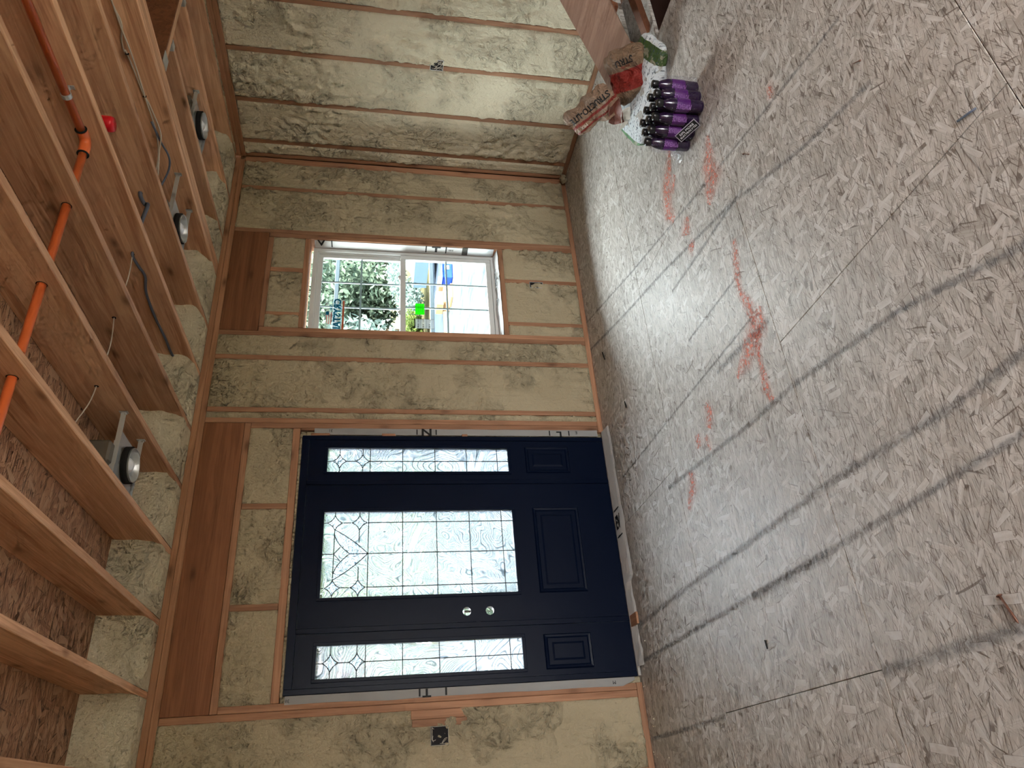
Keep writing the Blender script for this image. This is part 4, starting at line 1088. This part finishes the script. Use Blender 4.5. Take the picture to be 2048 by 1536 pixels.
# ================================================================== BAGS
def bag_mat(name, base, second, band, crinkle=0.03, speck=None):
    b = NB(name)
    co = b.n('TexCoord').outputs['Object']
    s = b.n('SeparateXYZ', {0: co})
    c = base
    nz_ = b.n('TexNoise', {'Vector': co, 'Scale': 14.0, 'Detail': 5.0}).outputs[0]
    col = b.mix(b.math('MULTIPLY', nz_, 0.35), base, tuple(x * 0.6 for x in base))
    for (ax, lo, hi, cc) in band:
        v = b.math('ADD', s.outputs[ax], b.math('MULTIPLY', b.math('SUBTRACT', nz_, 0.5), 0.02))
        m = b.math('MULTIPLY', b.math('GREATER_THAN', v, lo), b.math('LESS_THAN', v, hi))
        col = b.mix(m, col, cc)
    if speck:
        pr = b.n('TexNoise', {'Vector': b.n('VectorMath', {0: co, 1: (60, 130, 1)}, operation='MULTIPLY').outputs[0], 'Scale': 1.0, 'Detail': 1.0}).outputs[0]
        rows_ = b.math('GREATER_THAN', b.math('FRACT', b.math('MULTIPLY', s.outputs[1], 34.0)), 0.45)
        col = b.mix(b.math('MULTIPLY', b.math('MULTIPLY', b.math('GREATER_THAN', pr, 0.56), rows_), 0.8), col, (0.05, 0.07, 0.09))
        col = b.mix(b.math('MULTIPLY', b.math('GREATER_THAN', nz_, 0.60), 0.6), col, (0.30, 0.26, 0.20))
    h = b.n('TexNoise', {'Vector': co, 'Scale': 13.0, 'Detail': 5.0, 'Distortion': 2.5}).outputs[0]
    h = b.math('ABSOLUTE', b.math('SUBTRACT', h, 0.5))
    bm_ = b.n('Bump', {'Height': h, 'Strength': 1.0, 'Distance': crinkle}).outputs[0]
    return b.done(b.bsdf(col, 0.5, 0.35, bm_))
def pillow(bm, size, ex=(0.5, 0.5), seed=0, amp=0.03, sub=5, pinch=0.0):
    """crumpled superellipsoid sack centred at the origin"""
    res = bmesh.ops.create_cube(bm, size=2.0)
    bmesh.ops.subdivide_edges(bm, edges=bm.edges[:], cuts=30, use_grid_fill=True)
    for v in bm.verts:
        p = v.co.copy()
        q = 5.0
        l = (abs(p.x) ** q + abs(p.y) ** q + abs(p.z) ** q) ** (1 / q)
        p = p / l
        th = (1 - (abs(p.x) ** 3) * 0.6) * (1 - (abs(p.y) ** 3) * 0.5)
        w = Vector((p.x * size[0], p.y * size[1], p.z * size[2] * th))
        def rg(k, o): return 1 - 2 * abs(nz3(w.x * k + seed + o, w.y * k + o, w.z * k))
        d = amp * (0.9 * nz3(w.x * 7 + seed, w.y * 7, w.z * 7) + 0.5 * rg(9, 2) + 0.35 * rg(19, 5) - 0.5)
        w += p.normalized() * d + Vector((nz3(w.y * 8, w.z * 8, seed), nz3(w.x * 8, w.z * 8, seed + 4), 0)) * amp * 0.8
        v.co = w
def stick_text(body, size, obj, mt, uv, ang, mat, depth=0.0008, bold=0.0, squash=1.0, name='lettering'):
    """print lettering on the +z side of a sack mesh (local frame)"""
    me0 = obj.data
    bmt = bmesh.new(); bmt.from_mesh(me0); bvh = BVHTree.FromBMesh(bmt)
    me = text_mesh(body, size, 0, bold)
    b2 = bmesh.new(); b2.from_mesh(me)
    bmesh.ops.triangulate(b2, faces=b2.faces[:])
    for _ in range(2):
        es = [e for e in b2.edges if e.calc_length() > size * 0.25]
        if es: bmesh.ops.subdivide_edges(b2, edges=es, cuts=1); bmesh.ops.triangulate(b2, faces=b2.faces[:])
    rot = Matrix.Rotation(ang, 2)
    for v in b2.verts:
        q = rot @ Vector((v.co.x * squash, v.co.y))
        x, y = q.x + uv[0], q.y + uv[1]
        hit = bvh.ray_cast(Vector((x, y, 1.0)), Vector((0, 0, -1)))
        v.co = Vector((x, y, (hit[0].z if hit[0] else 0) + 0.0022))
    b2.to_mesh(me); b2.free(); bmt.free()
    me.materials.clear(); me.materials.append(mat); me.name = name
    o = bpy.data.objects.new(name, me); link(o, obj); return o
def sack(name, loc, xd, zd, size, mat, amp, seed, parent=None, **kw):
    bm = bmesh.new(); pillow(bm, size, seed=seed, amp=amp)
    me = bpy.data.meshes.new(name); bmesh.ops.recalc_face_normals(bm, faces=bm.faces); bm.to_mesh(me); bm.free()
    me.materials.append(mat)
    o = bpy.data.objects.new(name, me)
    z = Vector(zd).normalized(); x = Vector(xd); x = (x - z * x.dot(z)).normalized(); y = z.cross(x)
    mt = Matrix((x, y, z)).transposed().to_4x4(); mt.translation = Vector(loc)
    o.matrix_world = mt
    link(o, parent, **kw); return o
# white and green bag lying flat
wm = bag_mat('white_bag_print', (0.62, 0.66, 0.68), None, [(0, -0.34, -0.265, (0.07, 0.20, 0.06)), (0, 0.20, 0.28, (0.045, 0.08, 0.02))], 0.02, True)
wbag = sack('mortar_bag', (-1.130, -1.79, 0.072), (0.30, -0.95, 0.0), (-0.25, -0.05, 1), (0.30, 0.155, 0.072), wm, 0.010, 3.0,
            label='white and green printed cement bag lying flat beneath the torn brown bag', cat='bag')
# torn brown bag, two lobes (one thing)
brown = (0.40, 0.24, 0.13)
bA = bag_mat('brown_bag_print', (0.27, 0.175, 0.115), None, [(1, 0.018, 0.034, (0.22, 0.030, 0.020)), (1, 0.058, 0.070, (0.22, 0.03, 0.02))], 0.035)
bB = bag_mat('shaded_bag_red_print', (0.20, 0.125, 0.075), None, [(1, -0.035, 0.075, (0.20, 0.016, 0.010))], 0.035)  # same paper, base darkened as the side turned from the light
inner_ = plain('bag_inside_paper', (0.16, 0.045, 0.028), 0.5, 0.3, 0, 0.2)
pale = plain('pale_paper_lining', (0.70, 0.66, 0.58), 0.6, 0.3, 0, 0.1)
tb = root('paper_bag', (-1.1, -1.75, 0.25), label='torn crumpled brown paper bag printed STRUCTO-LITE on top of the white bag', cat='bag')
def put(o): 
    o.parent = tb; o.matrix_parent_inverse = Matrix.Translation(-Vector((-1.1, -1.75, 0.25))); return o
A = put(sack('bag_top', (-1.13, -1.635, 0.345), (0.05, 0.80, 0.52), (-0.86, -0.30, 0.42), (0.175, 0.092, 0.040), bA, 0.034, 1.0))
stick_text('STRUCTO-LITE', 0.052, A, None, (0.0, -0.018), 0.0, M['ink'], bold=0.0012, squash=0.86)
stick_text('MIX', 0.026, A, None, (0.09, 0.047), 0.0, pale)
B = put(sack('bag_body', (-1.085, -1.87, 0.175), (0.0, 0.57, 0.82), (-0.87, -0.36, 0.34), (0.115, 0.150, 0.070), bB, 0.034, 6.0))
stick_text('STRU', 0.050, B, None, (0.0, -0.085), 0.0, M['ink'], bold=0.0012, squash=0.9)
stick_text('sha-Bg', 0.02, B, None, (0.0, -0.052), 0.0, plain('dark_red_ink', (0.22, 0.02, 0.015), 0.5, 0.3))
# torn flap with dark inside and pale lining
def flap(name, pts, mat, seed, th=0.0015):
    bm = bmesh.new(); c = sum((Vector(p) for p in pts), Vector()) / len(pts)
    vs = [bm.verts.new(p) for p in pts]; vc = bm.verts.new(c + Vector((0.02, 0.01, 0.01)))
    for i in range(len(vs)): bm.faces.new((vs[i], vs[(i + 1) % len(vs)], vc))
    bmesh.ops.subdivide_edges(bm, edges=bm.edges[:], cuts=3, use_grid_fill=True)
    bmesh.ops.triangulate(bm, faces=bm.faces[:])
    for v in bm.verts: v.co += Vector((nz3(v.co.y * 22, v.co.z * 22, seed), nz3(v.co.x * 22, v.co.z * 22, seed + 3), nz3(v.co.y * 22, v.co.x * 22, seed + 7))) * 0.009
    bmesh.ops.solidify(bm, geom=bm.faces[:], thickness=th)
    o = from_bm(name, bm, mat, c, None, False); o.location = c - Vector((-1.1, -1.75, 0.25)); o.parent = tb
    return o
flap('bag_lining', [(-1.20, -1.60, 0.245), (-1.22, -1.72, 0.275), (-1.20, -1.78, 0.235), (-1.23, -1.70, 0.185), (-1.20, -1.62, 0.150), (-1.17, -1.57, 0.190)], inner_, 1)
flap('bag_lining', [(-1.21, -1.55, 0.165), (-1.22, -1.62, 0.170), (-1.23, -1.72, 0.200), (-1.23, -1.76, 0.160), (-1.21, -1.66, 0.120), (-1.18, -1.56, 0.130)], pale, 5)
flap('bag_lining', [(-1.14, -1.49, 0.46), (-1.16, -1.52, 0.40), (-1.16, -1.52, 0.32), (-1.12, -1.50, 0.36)], bA, 9)

# ================================================================== BOTTLE PACK
liq = plain('dark_purple_drink', (0.018, 0.006, 0.030), 0.12, 0.6)
lab = plain('purple_label', (0.075, 0.006, 0.12), 0.35, 0.5)
lab2 = plain('lilac_print', (0.26, 0.11, 0.34), 0.35, 0.5)
capm = M['black']
prof = [(0.0, 0.001), (0.026, 0.001), (0.031, 0.006), (0.033, 0.02), (0.0315, 0.045), (0.0335, 0.065), (0.0335, 0.15), (0.032, 0.165), (0.026, 0.19), (0.0185, 0.205), (0.0165, 0.212)]
def bottle(loc, rot, tag_first=None):
    t = root('drink_bottle', loc, cat='bottle', group='drink bottles in the shrink wrapped pack')
    L = Vector(loc)
    def add(o):
        o.location = Vector(o['_o']) - L; return o
    lathe('bottle_body', prof, loc, liq, t, 20, cap=(False, True))
    lathe('bottle_label', [(0.0342, 0.075), (0.0345, 0.076), (0.0345, 0.145), (0.0342, 0.146)], loc, lab, t, 20, cap=(False, False))
    lathe('bottle_cap', [(0.0, 0.243), (0.019, 0.243), (0.0205, 0.240), (0.0205, 0.214), (0.0185, 0.212)], loc, capm, t, 20, cap=(False, True))
    o = text('POWERADE', 0.034, (L.x - 0.0355, L.y, L.z + 0.11), (0, 0, 1), (0, 1, 0), lab2, t, depth=0.0006, bold=0.001, squash=0.42, name='label_lettering')
    return t
def copy_tree(o, parent=None):
    c = o.copy(); COL.objects.link(c); c.parent = parent
    for ch in list(o.children): copy_tree(ch, c)
    return c
first = bottle((0, 0, 0), 0)
spots = []
ax_ = Vector((0.94, -0.20, 0)).normalized(); ay_ = Vector((0.26, -0.965, 0)).normalized()
o0 = Vector((-1.800, -1.985, 0.0))
names_c = ['first', 'second', 'third']; names_r = ['nearest the window', 'second from the window', 'third from the window', 'farthest from the window']
q = 0
for i in range(3):
    for j in range(4):
        p = o0 + Vector((1, -0.02, 0)) * 0.0705 * i + Vector((0.22, -0.975, 0)) * 0.0705 * j
        b_ = first if q == 0 else copy_tree(first)
        b_.location = p + Vector((0, 0, 0.0005)); b_.rotation_euler = (0, 0, math.radians(36 + R.uniform(-12, 12)))
        rowname = ['front row of pack', 'middle row of pack', 'back row of pack'][i]
        b_['label'] = 'purple drink bottle, %s, %s' % (rowname, names_r[j])
        q += 1
# shrink wrap with black sticker
def filmmat():
    b = NB('shrink_film'); t = b.n('BsdfTransparent', {'Color': (0.94, 0.94, 0.96, 1)}).outputs[0]
    h = b.n('TexNoise', {'Vector': b.n('TexCoord').outputs['Object'], 'Scale': 26.0, 'Detail': 4.0, 'Distortion': 2.0}).outputs[0]
    bp_ = b.n('Bump', {'Height': h, 'Strength': 1.0, 'Distance': 0.02}).outputs[0]
    gl = b.n('BsdfGlossy', {'Color': (1, 1, 1, 1), 'Roughness': 0.08, 'Normal': bp_}).outputs[0]
    fr = b.n('LayerWeight', {'Blend': 0.25, 'Normal': bp_}).outputs['Fresnel']
    return b.done(b.n('MixShader', {0: b.math('ADD', 0.015, b.math('MULTIPLY', fr, 0.18)), 1: t, 2: gl}).outputs[0])
fm = filmmat()
cpk = Vector((-1.705, -2.09, 0.11))
wrp = root('shrink_wrap', tuple(cpk), label='clear crumpled shrink wrap around the pack of purple drink bottles', cat='plastic wrap')
bm = bmesh.new(); ring_pts = []
base_c = [o0 + Vector((-0.04, 0.045, 0)), o0 + Vector((0.181, 0.036, 0)), o0 + Vector((0.181 + .0465, -0.255, 0)), o0 + Vector((-0.04 + .0465, -0.245, 0))]
loopn = 48; G = []
for j in range(9):
    z = 0.012 + 0.20 * j / 8; shr = 1.0 - (0.10 if j == 8 else 0.0) - 0.03 * (j / 8)
    row = []
    for i in range(loopn):
        t = i / loopn * 4; k = int(t); f = t - k
        p = base_c[k % 4].lerp(base_c[(k + 1) % 4], f)
        cc = sum(base_c, Vector()) / 4
        p = cc + (p - cc) * shr
        ro = 0.93 if f < 0.06 or f > 0.94 else 1.0
        p = cc + (p - cc) * ro
        scal = 0.006 * abs(math.sin(f * math.pi * (3 if k % 2 == 0 else 4)))
        d = (p - cc).normalized()
        p = p + d * (scal + 0.007 * nz3(i * .6, j * .8, 3))
        row.append(bm.verts.new((p.x, p.y, z)))
    G.append(row)
for j in range(8):
    for i in range(loopn): bm.faces.new((G[j][i], G[j][(i + 1) % loopn], G[j + 1][(i + 1) % loopn], G[j + 1][i]))
from_bm('film', bm, fm, tuple(cpk), wrp, True)
# twisted film end, clear, at the window side corner
bm = bmesh.new()
for k in range(16):
    a = Vector((-1.80 + R.uniform(-.03, .05), -1.94, R.uniform(.02, .06))); b_ = a + Vector((R.uniform(-.03, .02), R.uniform(.04, .075), R.uniform(-.015, .02))); c_ = a + Vector((R.uniform(-.05, .03), R.uniform(.02, .05), R.uniform(-.01, .03)))
    bm.faces.new([bm.verts.new(v) for v in (a, b_, c_)])
from_bm('film_end', bm, fm, (-1.80, -1.93, 0.04), wrp)
# black sticker across the front left corner
sd = (base_c[3] - base_c[0]).normalized()
nrm = Vector((-1, -0.22, 0)).normalized()
pc = base_c[0].lerp(base_c[3], 0.56) + Vector((0, 0, 0.062)) + nrm * 0.022
xd = (sd * 0.86 + Vector((0, 0, 0.50))).normalized(); xd = (sd * 0.84 - Vector((0, 0, 0.54))).normalized()
yd = nrm.cross(xd)
bm = bmesh.new()
for hx, hy, dd, mi in ((0.058, 0.024, 0.0, 0), (0.062, 0.028, -0.0012, 1)):
    vs = [bm.verts.new(pc + xd * a * hx + yd * b_ * hy + nrm * dd) for a, b_ in ((-1, -1), (1, -1), (1, 1), (-1, 1))]
    f = bm.faces.new(vs); f.material_index = mi
from_bm('sticker', bm, [M['black'], plain('grey_sticker_edge', (0.35, 0.30, 0.36), 0.4, 0.4)], tuple(pc), wrp, label='black sticker reading 50% MORE ELECTROLYTES')
yu = yd if yd.z > 0 else -yd
yt = nrm.cross(xd)
text('50% MORE', 0.019, pc + nrm * .0015 + yt * .009, xd, yt, plain('pale_ink', (0.75, 0.72, 0.75), 0.5, 0.3), wrp, depth=0.0002)
text('ELECTROLYTES', 0.0150, pc + nrm * .0015 - yt * .009, xd, yt, bpy.data.materials['pale_ink'], wrp, depth=0.0002)

# ================================================================== LITTER
def nail(p, ang, L, r_, label, mat):
    d = Vector((math.cos(ang), math.sin(ang), 0)); p = Vector(p)
    bm = bmesh.new(); bm_tube(bm, [p, p + d * L * 0.9, p + d * L], [r_, r_, r_ * .2], 8); bm_tube(bm, [p - d * .002, p], r_ * 2.1, 10)
    from_bm('nail', bm, mat, tuple(p), None, True, label=label, cat='nail')
nail((-4.364, -2.785, 0.006), math.atan2(-0.02, -0.062), 0.078, 0.0038, 'large rusty nail lying alone on the floor boards', M['rust'])
nail((-2.305, -2.385, 0.004), math.atan2(-.05, -.06), 0.055, 0.0022, 'small brown nail on the floor between red paint marks and the seam', M['rust'])
nail((-2.64, -3.10, 0.003), 0.9, 0.04, 0.0018, 'short dark nail on the floor near the right edge boards', M['rust'])
tube('wire_staple', [(-4.232, -1.547, 0.002), (-4.268, -1.550, 0.002), (-4.268, -1.556, 0.002), (-4.235, -1.560, 0.002)], 0.0015, M['ink'], None, 6, label='thin black wire staple lying on the floor left of the red marks', cat='staple')
tube('wire_clipping', [(-3.17, -3.29, 0.006), (-3.19, -3.35, 0.006)], 0.0035, M['cable_grey'], None, 6, label='short blue grey wire clipping on the floor near the camera', cat='wire')
tube('wire_clipping', [(-2.53, -0.50, 0.004), (-2.58, -0.51, 0.004)], 0.003, M['ink'], None, 6, label='small black clipping on the floor below the window', cat='wire')
tube('wire_clipping', [(-1.98, -0.24, 0.004), (-2.06, -0.27, 0.004)], 0.0035, M['ink'], None, 6, label='black wire clipping on the shaded floor close to the front wall', cat='wire')
# foam crumbs along the plates
bm = bmesh.new()
for k in range(330):
    if R.random() < 0.62: p = (R.uniform(-4.6, -0.05), -abs(R.gauss(0, 0.09)) - 0.004, 0.002)
    else: p = (-abs(R.gauss(0, 0.12)) - 0.004, R.uniform(-1.5, -0.03), 0.002)
    if -4.1 < p[0] < -2.5 and p[1] > -0.15: continue
    s = R.uniform(0.0012, 0.004)
    bmesh.ops.create_icosphere(bm, subdivisions=1, radius=s, matrix=Matrix.Translation(p) @ Matrix.Diagonal((R.uniform(.7, 1.6), R.uniform(.7, 1.6), .6, 1)))
o = from_bm('foam_crumbs', bm, M['crumb'], (-2, -0.1, 0), None, kind='stuff', label='tiny pale foam crumbs scattered on the floor along the walls', cat='debris')
def foam_scrap(p, s, label, seed):
    bm = bmesh.new(); bmesh.ops.create_icosphere(bm, subdivisions=3, radius=1)
    for v in bm.verts:
        v.co = Vector((v.co.x * s[0], v.co.y * s[1], v.co.z * s[2])) * (1 + 0.35 * nz3(v.co.x * 2 + seed, v.co.y * 2, v.co.z * 2))
    bmesh.ops.translate(bm, verts=bm.verts, vec=p)
    from_bm('foam_scrap', bm, M['foam'], p, None, True, label=label, cat='foam scrap')
foam_scrap((-0.055, -0.055, 0.032), (0.045, 0.03, 0.032), 'pale foam scrap in the corner where the two walls meet', 1)

# ================================================================== OUTDOORS
def ground_mat():
    b = NB('outdoor_ground'); co = b.n('NewGeometry').outputs['Position']
    a = b.n('TexNoise', {'Vector': co, 'Scale': 0.8, 'Detail': 6.0}).outputs[0]
    return b.done(b.bsdf(b.mix(a, (0.028, 0.035, 0.016), (0.07, 0.055, 0.035)), 1.0, 0.0))
GZ = -0.5
box('ground', (-60, 0.2, GZ - 0.5), (80, 110, GZ), ground_mat(), None, 0, kind='structure')
box('ground', (-60, -60, GZ - 0.5), (-7.4, 0.2, GZ), bpy.data.materials['outdoor_ground'], None, 0, kind='structure')
box('ground', (-7.4, -60, GZ - 0.5), (80, -8.4, GZ), bpy.data.materials['outdoor_ground'], None, 0, kind='structure')
def pave(name, c1, c2, s=3.0):
    b = NB(name); co = b.n('NewGeometry').outputs['Position']
    a = b.n('TexNoise', {'Vector': b.n('VectorMath', {0: co, 1: (1, 0.35, 1)}, operation='MULTIPLY').outputs[0], 'Scale': s, 'Detail': 7.0, 'Roughness': 0.7}).outputs[0]
    return b.done(b.bsdf(b.ramp(a, [(0.35, c1), (0.65, c2)]), 1.0, 0.0))
drive = pave('driveway_concrete', (0.019, 0.023, 0.027), (0.044, 0.047, 0.047))
box('driveway', (-4.6, 1.6, GZ), (9.2, 14.2, GZ + 0.02), drive, None, 0, kind='structure')
box('street', (-40, 15.2, GZ), (60, 19.0, GZ + 0.02), pave('street_asphalt', (0.017, 0.022, 0.031), (0.027, 0.034, 0.044)), None, 0, kind='structure')
box('porch_floor', (-4.6, 0.16, GZ), (0.1, 1.55, -0.12), pave('porch_concrete', (0.10, 0.12, 0.16), (0.14, 0.17, 0.22)), None, 0.01, kind='structure')
gal = plain('blue_grey_rail_paint', (0.025, 0.045, 0.06), 0.5, 0.3)
rl = root('porch_rail', (-1.2, 1.5, -0.12), label='blue grey porch rail seen through the lower window sash', cat='railing')
for z in (1.07, 2.02): box('rail', (-2.0, 1.48, z - .02), (0.5, 1.52, z + .02), gal, rl, 0.004)
for x in (-2.0, 0.5): box('post', (x - .03, 1.47, -0.12), (x + .03, 1.53, 2.05), gal, rl, 0.004)
# blue tote, timber stack
def R3(cx, cy_, w, d, z0, z1, name, mat, parent=None, bev=0.02, **kw): return box(name, (cx - w / 2, cy_ - d / 2, z0), (cx + w / 2, cy_ + d / 2, z1), mat, parent, bev, **kw)
bl = root('blue_tote', (8.75, 12.2, GZ), label='bright blue tote with white emblem standing on the driveway', cat='tote')
R3(8.75, 12.2, 0.52, 0.4, GZ + .02, GZ + .30, 'tub', plain('blue_tote_plastic', (0.002, 0.018, 0.17), 0.5, 0.2), bl)
R3(8.75, 12.2, 0.58, 0.46, GZ + .30, GZ + .33, 'lid', bpy.data.materials['blue_tote_plastic'], bl)
R3(8.86, 11.995, 0.14, 0.01, GZ + .12, GZ + .24, 'emblem', whitem, bl, 0.002)
tn = plain('raw_timber', (0.13, 0.075, 0.037), 0.8, 0.2)
for k, (x, y, z, w, h) in enumerate([(8.55, 13.0, 0, 0.75, 0.20), (8.35, 13.05, 0.20, 0.5, 0.22), (8.15, 12.4, 0, 0.5, 0.07), (9.0, 13.1, 0.0, 0.4, 0.34)]):
    R3(x, y, w, 0.5, GZ + .02 + z, GZ + .02 + z + h, 'carton', tn, None, 0.01, label='tan carton on the driveway behind the blue tote, ' + ['largest at the bottom', 'upper one of the stack', 'low flat one in front', 'tall one at the right'][k], cat='carton', group='cartons on the driveway')
# parked van
vm = plain('pale_blue_van_paint', (0.045, 0.07, 0.095), 0.5, 0.2)
vn = root('van', (14.6, 16.8, GZ), label='pale blue van parked on the street beyond the driveway', cat='van')
prism('body', [(12.5, GZ + .35), (16.9, GZ + .35), (16.9, GZ + 1.5), (13.9, GZ + 1.5), (13.2, GZ + .95), (12.5, GZ + .85)], 'y', 15.9, 17.7, vm, vn)
prism('windshield', [(13.28, GZ + .98), (13.9, GZ + 1.42), (14.5, GZ + 1.42), (14.5, GZ + .98)], 'y', 15.88, 15.9, plain('dark_car_glass', (0.02, 0.03, 0.04), 0.1, 0.5), vn)
for x in (13.3, 16.1): lathe('wheel', [(0.0, -.1), (0.33, -.1), (0.35, -.05), (0.35, .05), (0.33, .1)], (x, 15.95, GZ + .35), M['rubber'], vn, 24, 'y', (False, True))

def leafmat(name, c1, c2):
    b = NB(name); rnd = b.n('NewGeometry').outputs['Random Per Island']
    col = b.mix(rnd, c1, c2)
    d = b.n('BsdfDiffuse', {'Color': col}).outputs[0]; t = b.n('BsdfTranslucent', {'Color': col}).outputs[0]
    return b.done(b.n('MixShader', {0: 0.4, 1: d, 2: t}).outputs[0])
LM = [leafmat('mid_green_leaves', (0.036, 0.058, 0.046), (0.11, 0.145, 0.105)), leafmat('yellow_green_leaves', (0.030, 0.046, 0.014), (0.08, 0.105, 0.03)),
      leafmat('blue_green_leaves', (0.050, 0.076, 0.072), (0.125, 0.16, 0.145)), leafmat('orange_leaves', (0.16, 0.04, 0.018), (0.26, 0.10, 0.05))]
bark = plain('bark', (0.16, 0.12, 0.085), 0.9, 0.1, 0, 0.3)
_cr = {}
def crown_mesh(key, n, blobs, ls, mat):
    if key in _cr: return _cr[key]
    rr = random.Random(key); vs, fs = [], []
    for k in range(n):
        c, r_ = blobs[k % len(blobs)]
        d = Vector((rr.gauss(0, 1), rr.gauss(0, 1), rr.gauss(0, 1))).normalized() * (rr.random() ** 0.45)
        p = Vector((c[0] + d.x * r_[0], c[1] + d.y * r_[1], c[2] + d.z * r_[2]))
        a = Vector((rr.gauss(0, 1), rr.gauss(0, 1), rr.gauss(0, 1))).normalized(); b_ = a.cross(Vector((rr.gauss(0, 1), rr.gauss(0, 1), rr.gauss(0, 1)))).normalized()
        s = ls * rr.uniform(.6, 1.4); i = len(vs)
        vs += [p - a * s, p + b_ * s * .45, p + a * s, p - b_ * s * .45]; fs.append((i, i + 1, i + 2, i + 3))
    me = bpy.data.meshes.new('foliage'); me.from_pydata([tuple(v) for v in vs], [], fs); me.materials.append(mat)
    _cr[key] = me; return me
def tree(x, y, h, w, mi, label, dens=9000, trunk=True, low=0.25, name='tree', cat='tree', ls=0.11):
    t = root(name, (x, y, GZ), label=label, cat=cat)
    rr = random.Random(int(x * 10 + y)); bl_ = []
    for k in range(9):
        a = rr.random() * 6.28; q = rr.random()
        bl_.append(((math.cos(a) * w * .32, math.sin(a) * w * .32, h * (low + (1 - low) * (0.15 + 0.75 * q))), (w * .36, w * .36, h * (1 - low) * .24)))
    me = crown_mesh('%s%.1f' % (label, x), dens, bl_, ls, LM[mi])
    o = bpy.data.objects.new('foliage', me); o['kind'] = 'stuff'; link(o, t)
    if trunk:
        bm = bmesh.new(); bm_tube(bm, [(x, y, GZ), (x + .05, y, GZ + h * .3), (x - .1, y + .1, GZ + h * .75)], [w * .045 + .04, w * .035 + .03, .03], 8)
        for k in range(5):
            a = rr.random() * 6.28; bm_tube(bm, [(x, y, GZ + h * .4), (x + math.cos(a) * w * .3, y + math.sin(a) * w * .3, GZ + h * .7)], [.06, .02], 6)
        from_bm('trunk', bm, bark, (x, y, GZ), t, True)
specs = [(16.0, 26.0, 8.5, 7.0, 0, 'broad dense green tree directly behind the street'), (21.5, 27.0, 9.5, 7.5, 2, 'blue green tree farthest right beyond the window'),
         (11.0, 25.0, 8.0, 6.5, 2, 'blue green tree left of the pale trunk beyond the window'), (5.5, 24.5, 8.0, 6.5, 0, 'green tree seen through the right side light'),
         (0.0, 24.0, 8.0, 6.5, 1, 'yellow green tree behind the middle of the door glass'), (-5.5, 22.0, 7.5, 6.0, 0, 'green tree seen through the left side light'),
         (-11.0, 23.0, 8.0, 7.0, 0, 'green tree far left of the house'), (26.5, 30.0, 9.0, 8.0, 0, 'distant green tree at the far right')]
for x, y, h, w, mi, lb in specs: tree(x, y, h, w, mi, lb, 26000, True, 0.06, ls=0.17)
for k, (x, y, h, w, mi, lb) in enumerate([(9.0, 20.6, 1.7, 3.2, 0, 'dark green shrub across the street in line with the cartons'), (12.2, 20.8, 1.5, 2.0, 1, 'yellow green shrub across the street near the van'),
                               (10.6, 20.3, 1.5, 1.6, 3, 'orange flowering shrub across the street'), (15.0, 20.9, 1.7, 3.0, 2, 'blue green shrub behind the parked van'),
                               (6.2, 20.5, 2.0, 3.0, 0, 'low green shrub left of the dark shrub'), (3.2, 20.4, 2.0, 3.2, 1, 'yellow shrub seen through the door glass'),
                               (-0.3, 20.6, 2.0, 3.4, 0, 'green shrub across the street behind the door'), (-4.0, 20.4, 2.2, 3.4, 0, 'green shrub across the street at the left'), (-7.6, 20.4, 2.4, 3.4, 2, 'leftmost shrub across the street')]):
    tree(x, y, h, w, mi, lb, 4200, False, 0.05, 'shrub', 'shrub', 0.08)
tree(-2.2, 3.4, 1.6, 1.5, 0, 'green foundation shrub close outside the right side light', 4500, False, 0.02, 'shrub', 'shrub', 0.05)
# neighbouring red brick house, far
nb = root('house', (-1.0, 32.0, GZ), label='pale red house far behind the trees', cat='house')
box('wall', (-5, 30, GZ), (4, 36, GZ + 3.4), plain('red_siding', (0.26, 0.10, 0.075), 0.8, 0.2), nb, 0)
prism('roof', [(-5.6, GZ + 3.4), (4.6, GZ + 3.4), (-0.5, GZ + 5.6)], 'y', 29.6, 36.4, plain('roof_shingle', (0.08, 0.08, 0.09), 0.9, 0.1), nb)

for o in bpy.data.objects:
    if '_o' in o: del o['_o']
